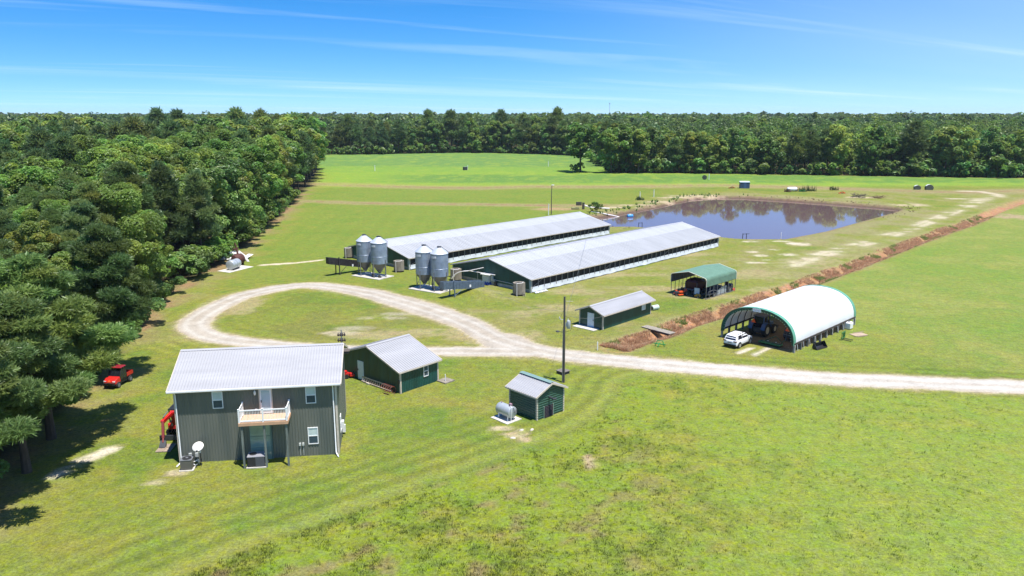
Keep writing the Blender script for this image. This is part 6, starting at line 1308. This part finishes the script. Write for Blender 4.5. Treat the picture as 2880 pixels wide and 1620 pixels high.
X, Y = scatter(lambda X, Y: (poly_sd(X, Y, WOODPOLY) > 1) & inview(X, Y) & (X > 40) & (Y < 640), 40, 460, 300, 640, 99, g)
mass('distant_woodland', items, lambda y: (420, 1.0) if y < 420 else ((260, 1.5) if y < 640 else ((150, 2.4) if y < 900 else ((90, 4.2) if y < 1500 else (60, 8.0)))), g)

# ------------------------------------------------------------------ grasses
def blades(name, X, Y, hgt, k, base, var, g, lean=.35, wid=.035):
    n = len(X); Z = gh(X, Y); p = np.stack([X, Y, Z - .02], 1)[:, None] + np.concatenate([g.normal(size=(n, k, 2)) * .09, np.zeros((n, k, 1))], 2)
    h = hgt[:, None, None] * g.uniform(.6, 1.2, (n, k, 1)); a = g.uniform(0, 6.28, (n, k)); dr = np.stack([np.cos(a), np.sin(a), np.zeros_like(a)], 2)
    l = dr * h * g.uniform(.2, 1, (n, k, 1)) * lean; up = np.array([0, 0, 1.]); sd_ = np.stack([-np.sin(a), np.cos(a), np.zeros_like(a)], 2) * wid * (hgt[:, None, None] / .3)
    v = np.stack([p - sd_, p + sd_, p + sd_ * .7 + l * .6 + up * h * .7, p + l + up * h], 2).reshape(-1, 3)
    t = g.uniform(1 - var, 1 + var, n); col = (base * t[:, None]); col = np.repeat(col, 4 * k, 0)
    q = len(v) // 4; return kind(link(name, mesh_np(name, v, q, np.arange(4 * q), BLADE_M, {'tint': np.clip(col, .003, .6)}), None), 'stuff')
g = np.random.default_rng(77)
# rough grass of the near field
n = 60000; Y = 42 + 48 * g.random(n) ** 1.15; X = (g.random(n) * 2 - 1) * (.68 * Y); sr = poly_sd(X, Y, ROUGH); cl = fbm(X * .22 + 7, Y * .22, 4) * .5 + fbm(X * .9, Y * .9 + 3, 3) * .5
k = (sr > -.3) & (road_d(X, Y) > .3) & (cl + g.uniform(-.10, .10, n) > .47) & (g.random(n) < .22 + .78 * sst(22, -5, X)); X, Y, cl = X[k], Y[k], cl[k]
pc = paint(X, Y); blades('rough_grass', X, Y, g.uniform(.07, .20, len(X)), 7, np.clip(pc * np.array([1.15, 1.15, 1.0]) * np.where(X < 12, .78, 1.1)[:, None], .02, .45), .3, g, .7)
# short turf wisps on the mown ground near the camera, denser along walls and the drive
n = 60000; Y = 44 + 70 * g.random(n) ** 1.2; X = (g.random(n) * 2 - 1) * (.68 * Y); sr = poly_sd(X, Y, ROUGH); rd_ = road_d(X, Y); sw = poly_sd(X, Y, WOODPOLY)
k = (sr < .5) & (rd_ > .0) & (sw < 1) & ((rd_ < 1.2) | (g.random(n) < .45)); X, Y = X[k], Y[k]
pc = paint(X, Y); blades('mown_turf', X, Y, g.uniform(.05, .11, len(X)), 6, pc, .25, g, .6, .03)
# dead grass filling the ditch
n = 36000; D = np.array(DITCH); seg = np.hypot(*(D[1:] - D[:-1]).T); cum = np.concatenate([[0], np.cumsum(seg)]); lim = min(cum[-1], 175.); tt = g.random(n) ** 1.3 * lim
X = np.interp(tt, cum, D[:, 0]); Y = np.interp(tt, cum, D[:, 1]); j = np.clip(np.searchsorted(cum, tt) - 1, 0, len(seg) - 1); nx, ny = -(D[j + 1, 1] - D[j, 1]) / seg[j], (D[j + 1, 0] - D[j, 0]) / seg[j]
o = g.normal(size=n) * .95; o = np.clip(o, -2.0, 2.0) + .9 * (fbm(tt * .12, tt * 0 + 3, 3) - .5); X, Y = X + nx * o, Y + ny * o; bcol = np.array([(.44, .26, .15), (.52, .36, .21), (.34, .18, .10), (.22, .13, .075)])[g.choice(4, n, p=[.45, .25, .2, .1])]
pch = fbm(X * .25 + 11, Y * .25, 3) > .60; bcol = np.where((pch & (np.abs(o) > .5))[:, None], np.array([[.15, .20, .045]]), bcol)
k = (np.hypot(X - p0[0] * .5 - p1[0] * .5, Y - p0[1] * .5 - p1[1] * .5) > 1.3) & (fbm(X * .4, Y * .4 + 60, 3) > .36); blades('dead_grass', X[k], Y[k], g.uniform(.15, .42, n)[k], 5, bcol[k], .3, g, 1.3, .026)
# weeds on the pond banks and the far strip
n = 5200; X = g.uniform(20, 130, n); Y = g.uniform(165, 290, n); sdp = poly_sd(X, Y, POND); k = (sdp < -.5) & (sdp > -6) & ((Y > 205) | (X < 30)) & (fbm(X * .3, Y * .3, 3) > .46); X, Y = X[k], Y[k]
left = X + (250 - Y) * .8 < 66
bc = np.where(left[:, None], np.array([[.085, .17, .035]]), np.array([[.17, .13, .07]])); blades('bank_weeds', X, Y, g.uniform(.25, .7, len(X)) * np.where(left, 1.3, .6), 6, bc, .35, g, .8, .05)
for i, (px_, py_, s_, c_, lb) in enumerate(((2215, 482, .9, 0, 'small dry weed clump right of the white tank'), (2232, 480, 1.2, 0, 'brown weed clump farther right of the white tank'), (2256, 481, 1.0, 1, 'wide low weed clump left of the orange cultivator'), (2276, 480, 1.7, 1, 'tall green weed clump beside the orange cultivator'), (2345, 477, 1.2, 1, 'green weed clump above the brush pile'), (1680, 493, 1.0, 1, 'dark weed tuft at the foot of the first white riser pipe'), (2052, 453, .0, 1, ''), (1590, 519, 0, 1, ''))):
    if not s_: continue
    x, y = at(px_ * 1.0 if i < 5 else 1500 + 1930 / 6.44, py_ * 1.118 if i < 0 else (py_ + 58 if i < 5 else 480 + 535 / 6.44))
    n = 60; t = thing('weed_clump', lb, 'weeds', x, y, 0, group='weed clumps beyond the pond'); v = []
    a = g.uniform(0, 6.28, n); r = g.random(n) * 1.3 * s_; p = np.stack([r * np.cos(a) * 1.3, r * np.sin(a) * .6, np.zeros(n)], 1); h = g.uniform(.5, 1.5, (n, 1)) * s_; l = g.normal(size=(n, 3)) * np.array([.3, .3, 0]) * s_
    w = np.array([[.10, .03, 0]]) ; v = np.stack([p - w, p + w, p + l * .6 + np.array([0, 0, .7]) * h + w, p + l + np.array([0, 0, 1.]) * h], 1).reshape(-1, 3)
    cc_ = np.repeat(np.array([[(.15, .10, .055), (.07, .10, .03)][c_]]) * g.uniform(.6, 1.3, (n, 1)), 4, 0); o = link('leaves', mesh_np('leaves', v, n, np.arange(4 * n), BLADE_M, {'tint': cc_}), None); o.parent = t
x, y = at(2240 + 700 / 4.025, 480 + 310 / 4.025); t = thing('brush_pile', 'tangled grey brush pile in the grass right beyond the pond', 'brush pile', x, y, 0); mb = MB()
for i in range(46): a = random.uniform(0, 6.28); r = random.uniform(0, 2.4); l = random.uniform(1.0, 2.6); b = random.uniform(0, 6.28); z = random.uniform(.1, 1.1); c_ = Vector((r * math.cos(a) * 1.2, r * math.sin(a) * .8, z)); mb.bar(c_, c_ + Vector((math.cos(b) * l, math.sin(b) * l * .6, random.uniform(-.2, 1.0))), random.uniform(.05, .12))
mb.build('branches', mat('dead_branches', (.12, .095, .075), .9, noise=.3), t)
mb = MB()
for i in range(60): a = random.uniform(0, 6.28); r = random.uniform(0, 2.6); b = random.uniform(0, 6.28); c_ = Vector((6.4 + r * math.cos(a) * 1.2, r * math.sin(a) * .8 - .5, random.uniform(.05, .6))); mb.bar(c_, c_ + Vector((math.cos(b) * 1.3, math.sin(b), random.uniform(0, .4))), .07)
mb.build('twigs', mat('brown_twigs', (.22, .13, .075), .9, noise=.3), t)
x, y = at(1500 + 1125 / 6.44, 480 + 745 / 6.44); place_tree(x, y, 2.6, 'shrub', 'small dark round shrub on the bank by the farther barn end', None, gg)

# ------------------------------------------------------------------ summer haze
hm = bpy.data.materials.new('haze_air'); hm.use_nodes = True; t_ = hm.node_tree; t_.nodes.remove(t_.nodes['Principled BSDF']); pv = t_.nodes.new('ShaderNodeVolumePrincipled')
pv.inputs['Color'].default_value = (.80, .90, 1, 1); pv.inputs['Density'].default_value = .00006; pv.inputs['Anisotropy'].default_value = .2
t_.links.new(pv.outputs[0], t_.nodes['Material Output'].inputs['Volume'])
mb = MB(); mb.rbox(-4300, 4300, -70, 6600, -4.2, 64.0); hz = mb.build('haze', hm); kind(hz, 'stuff')
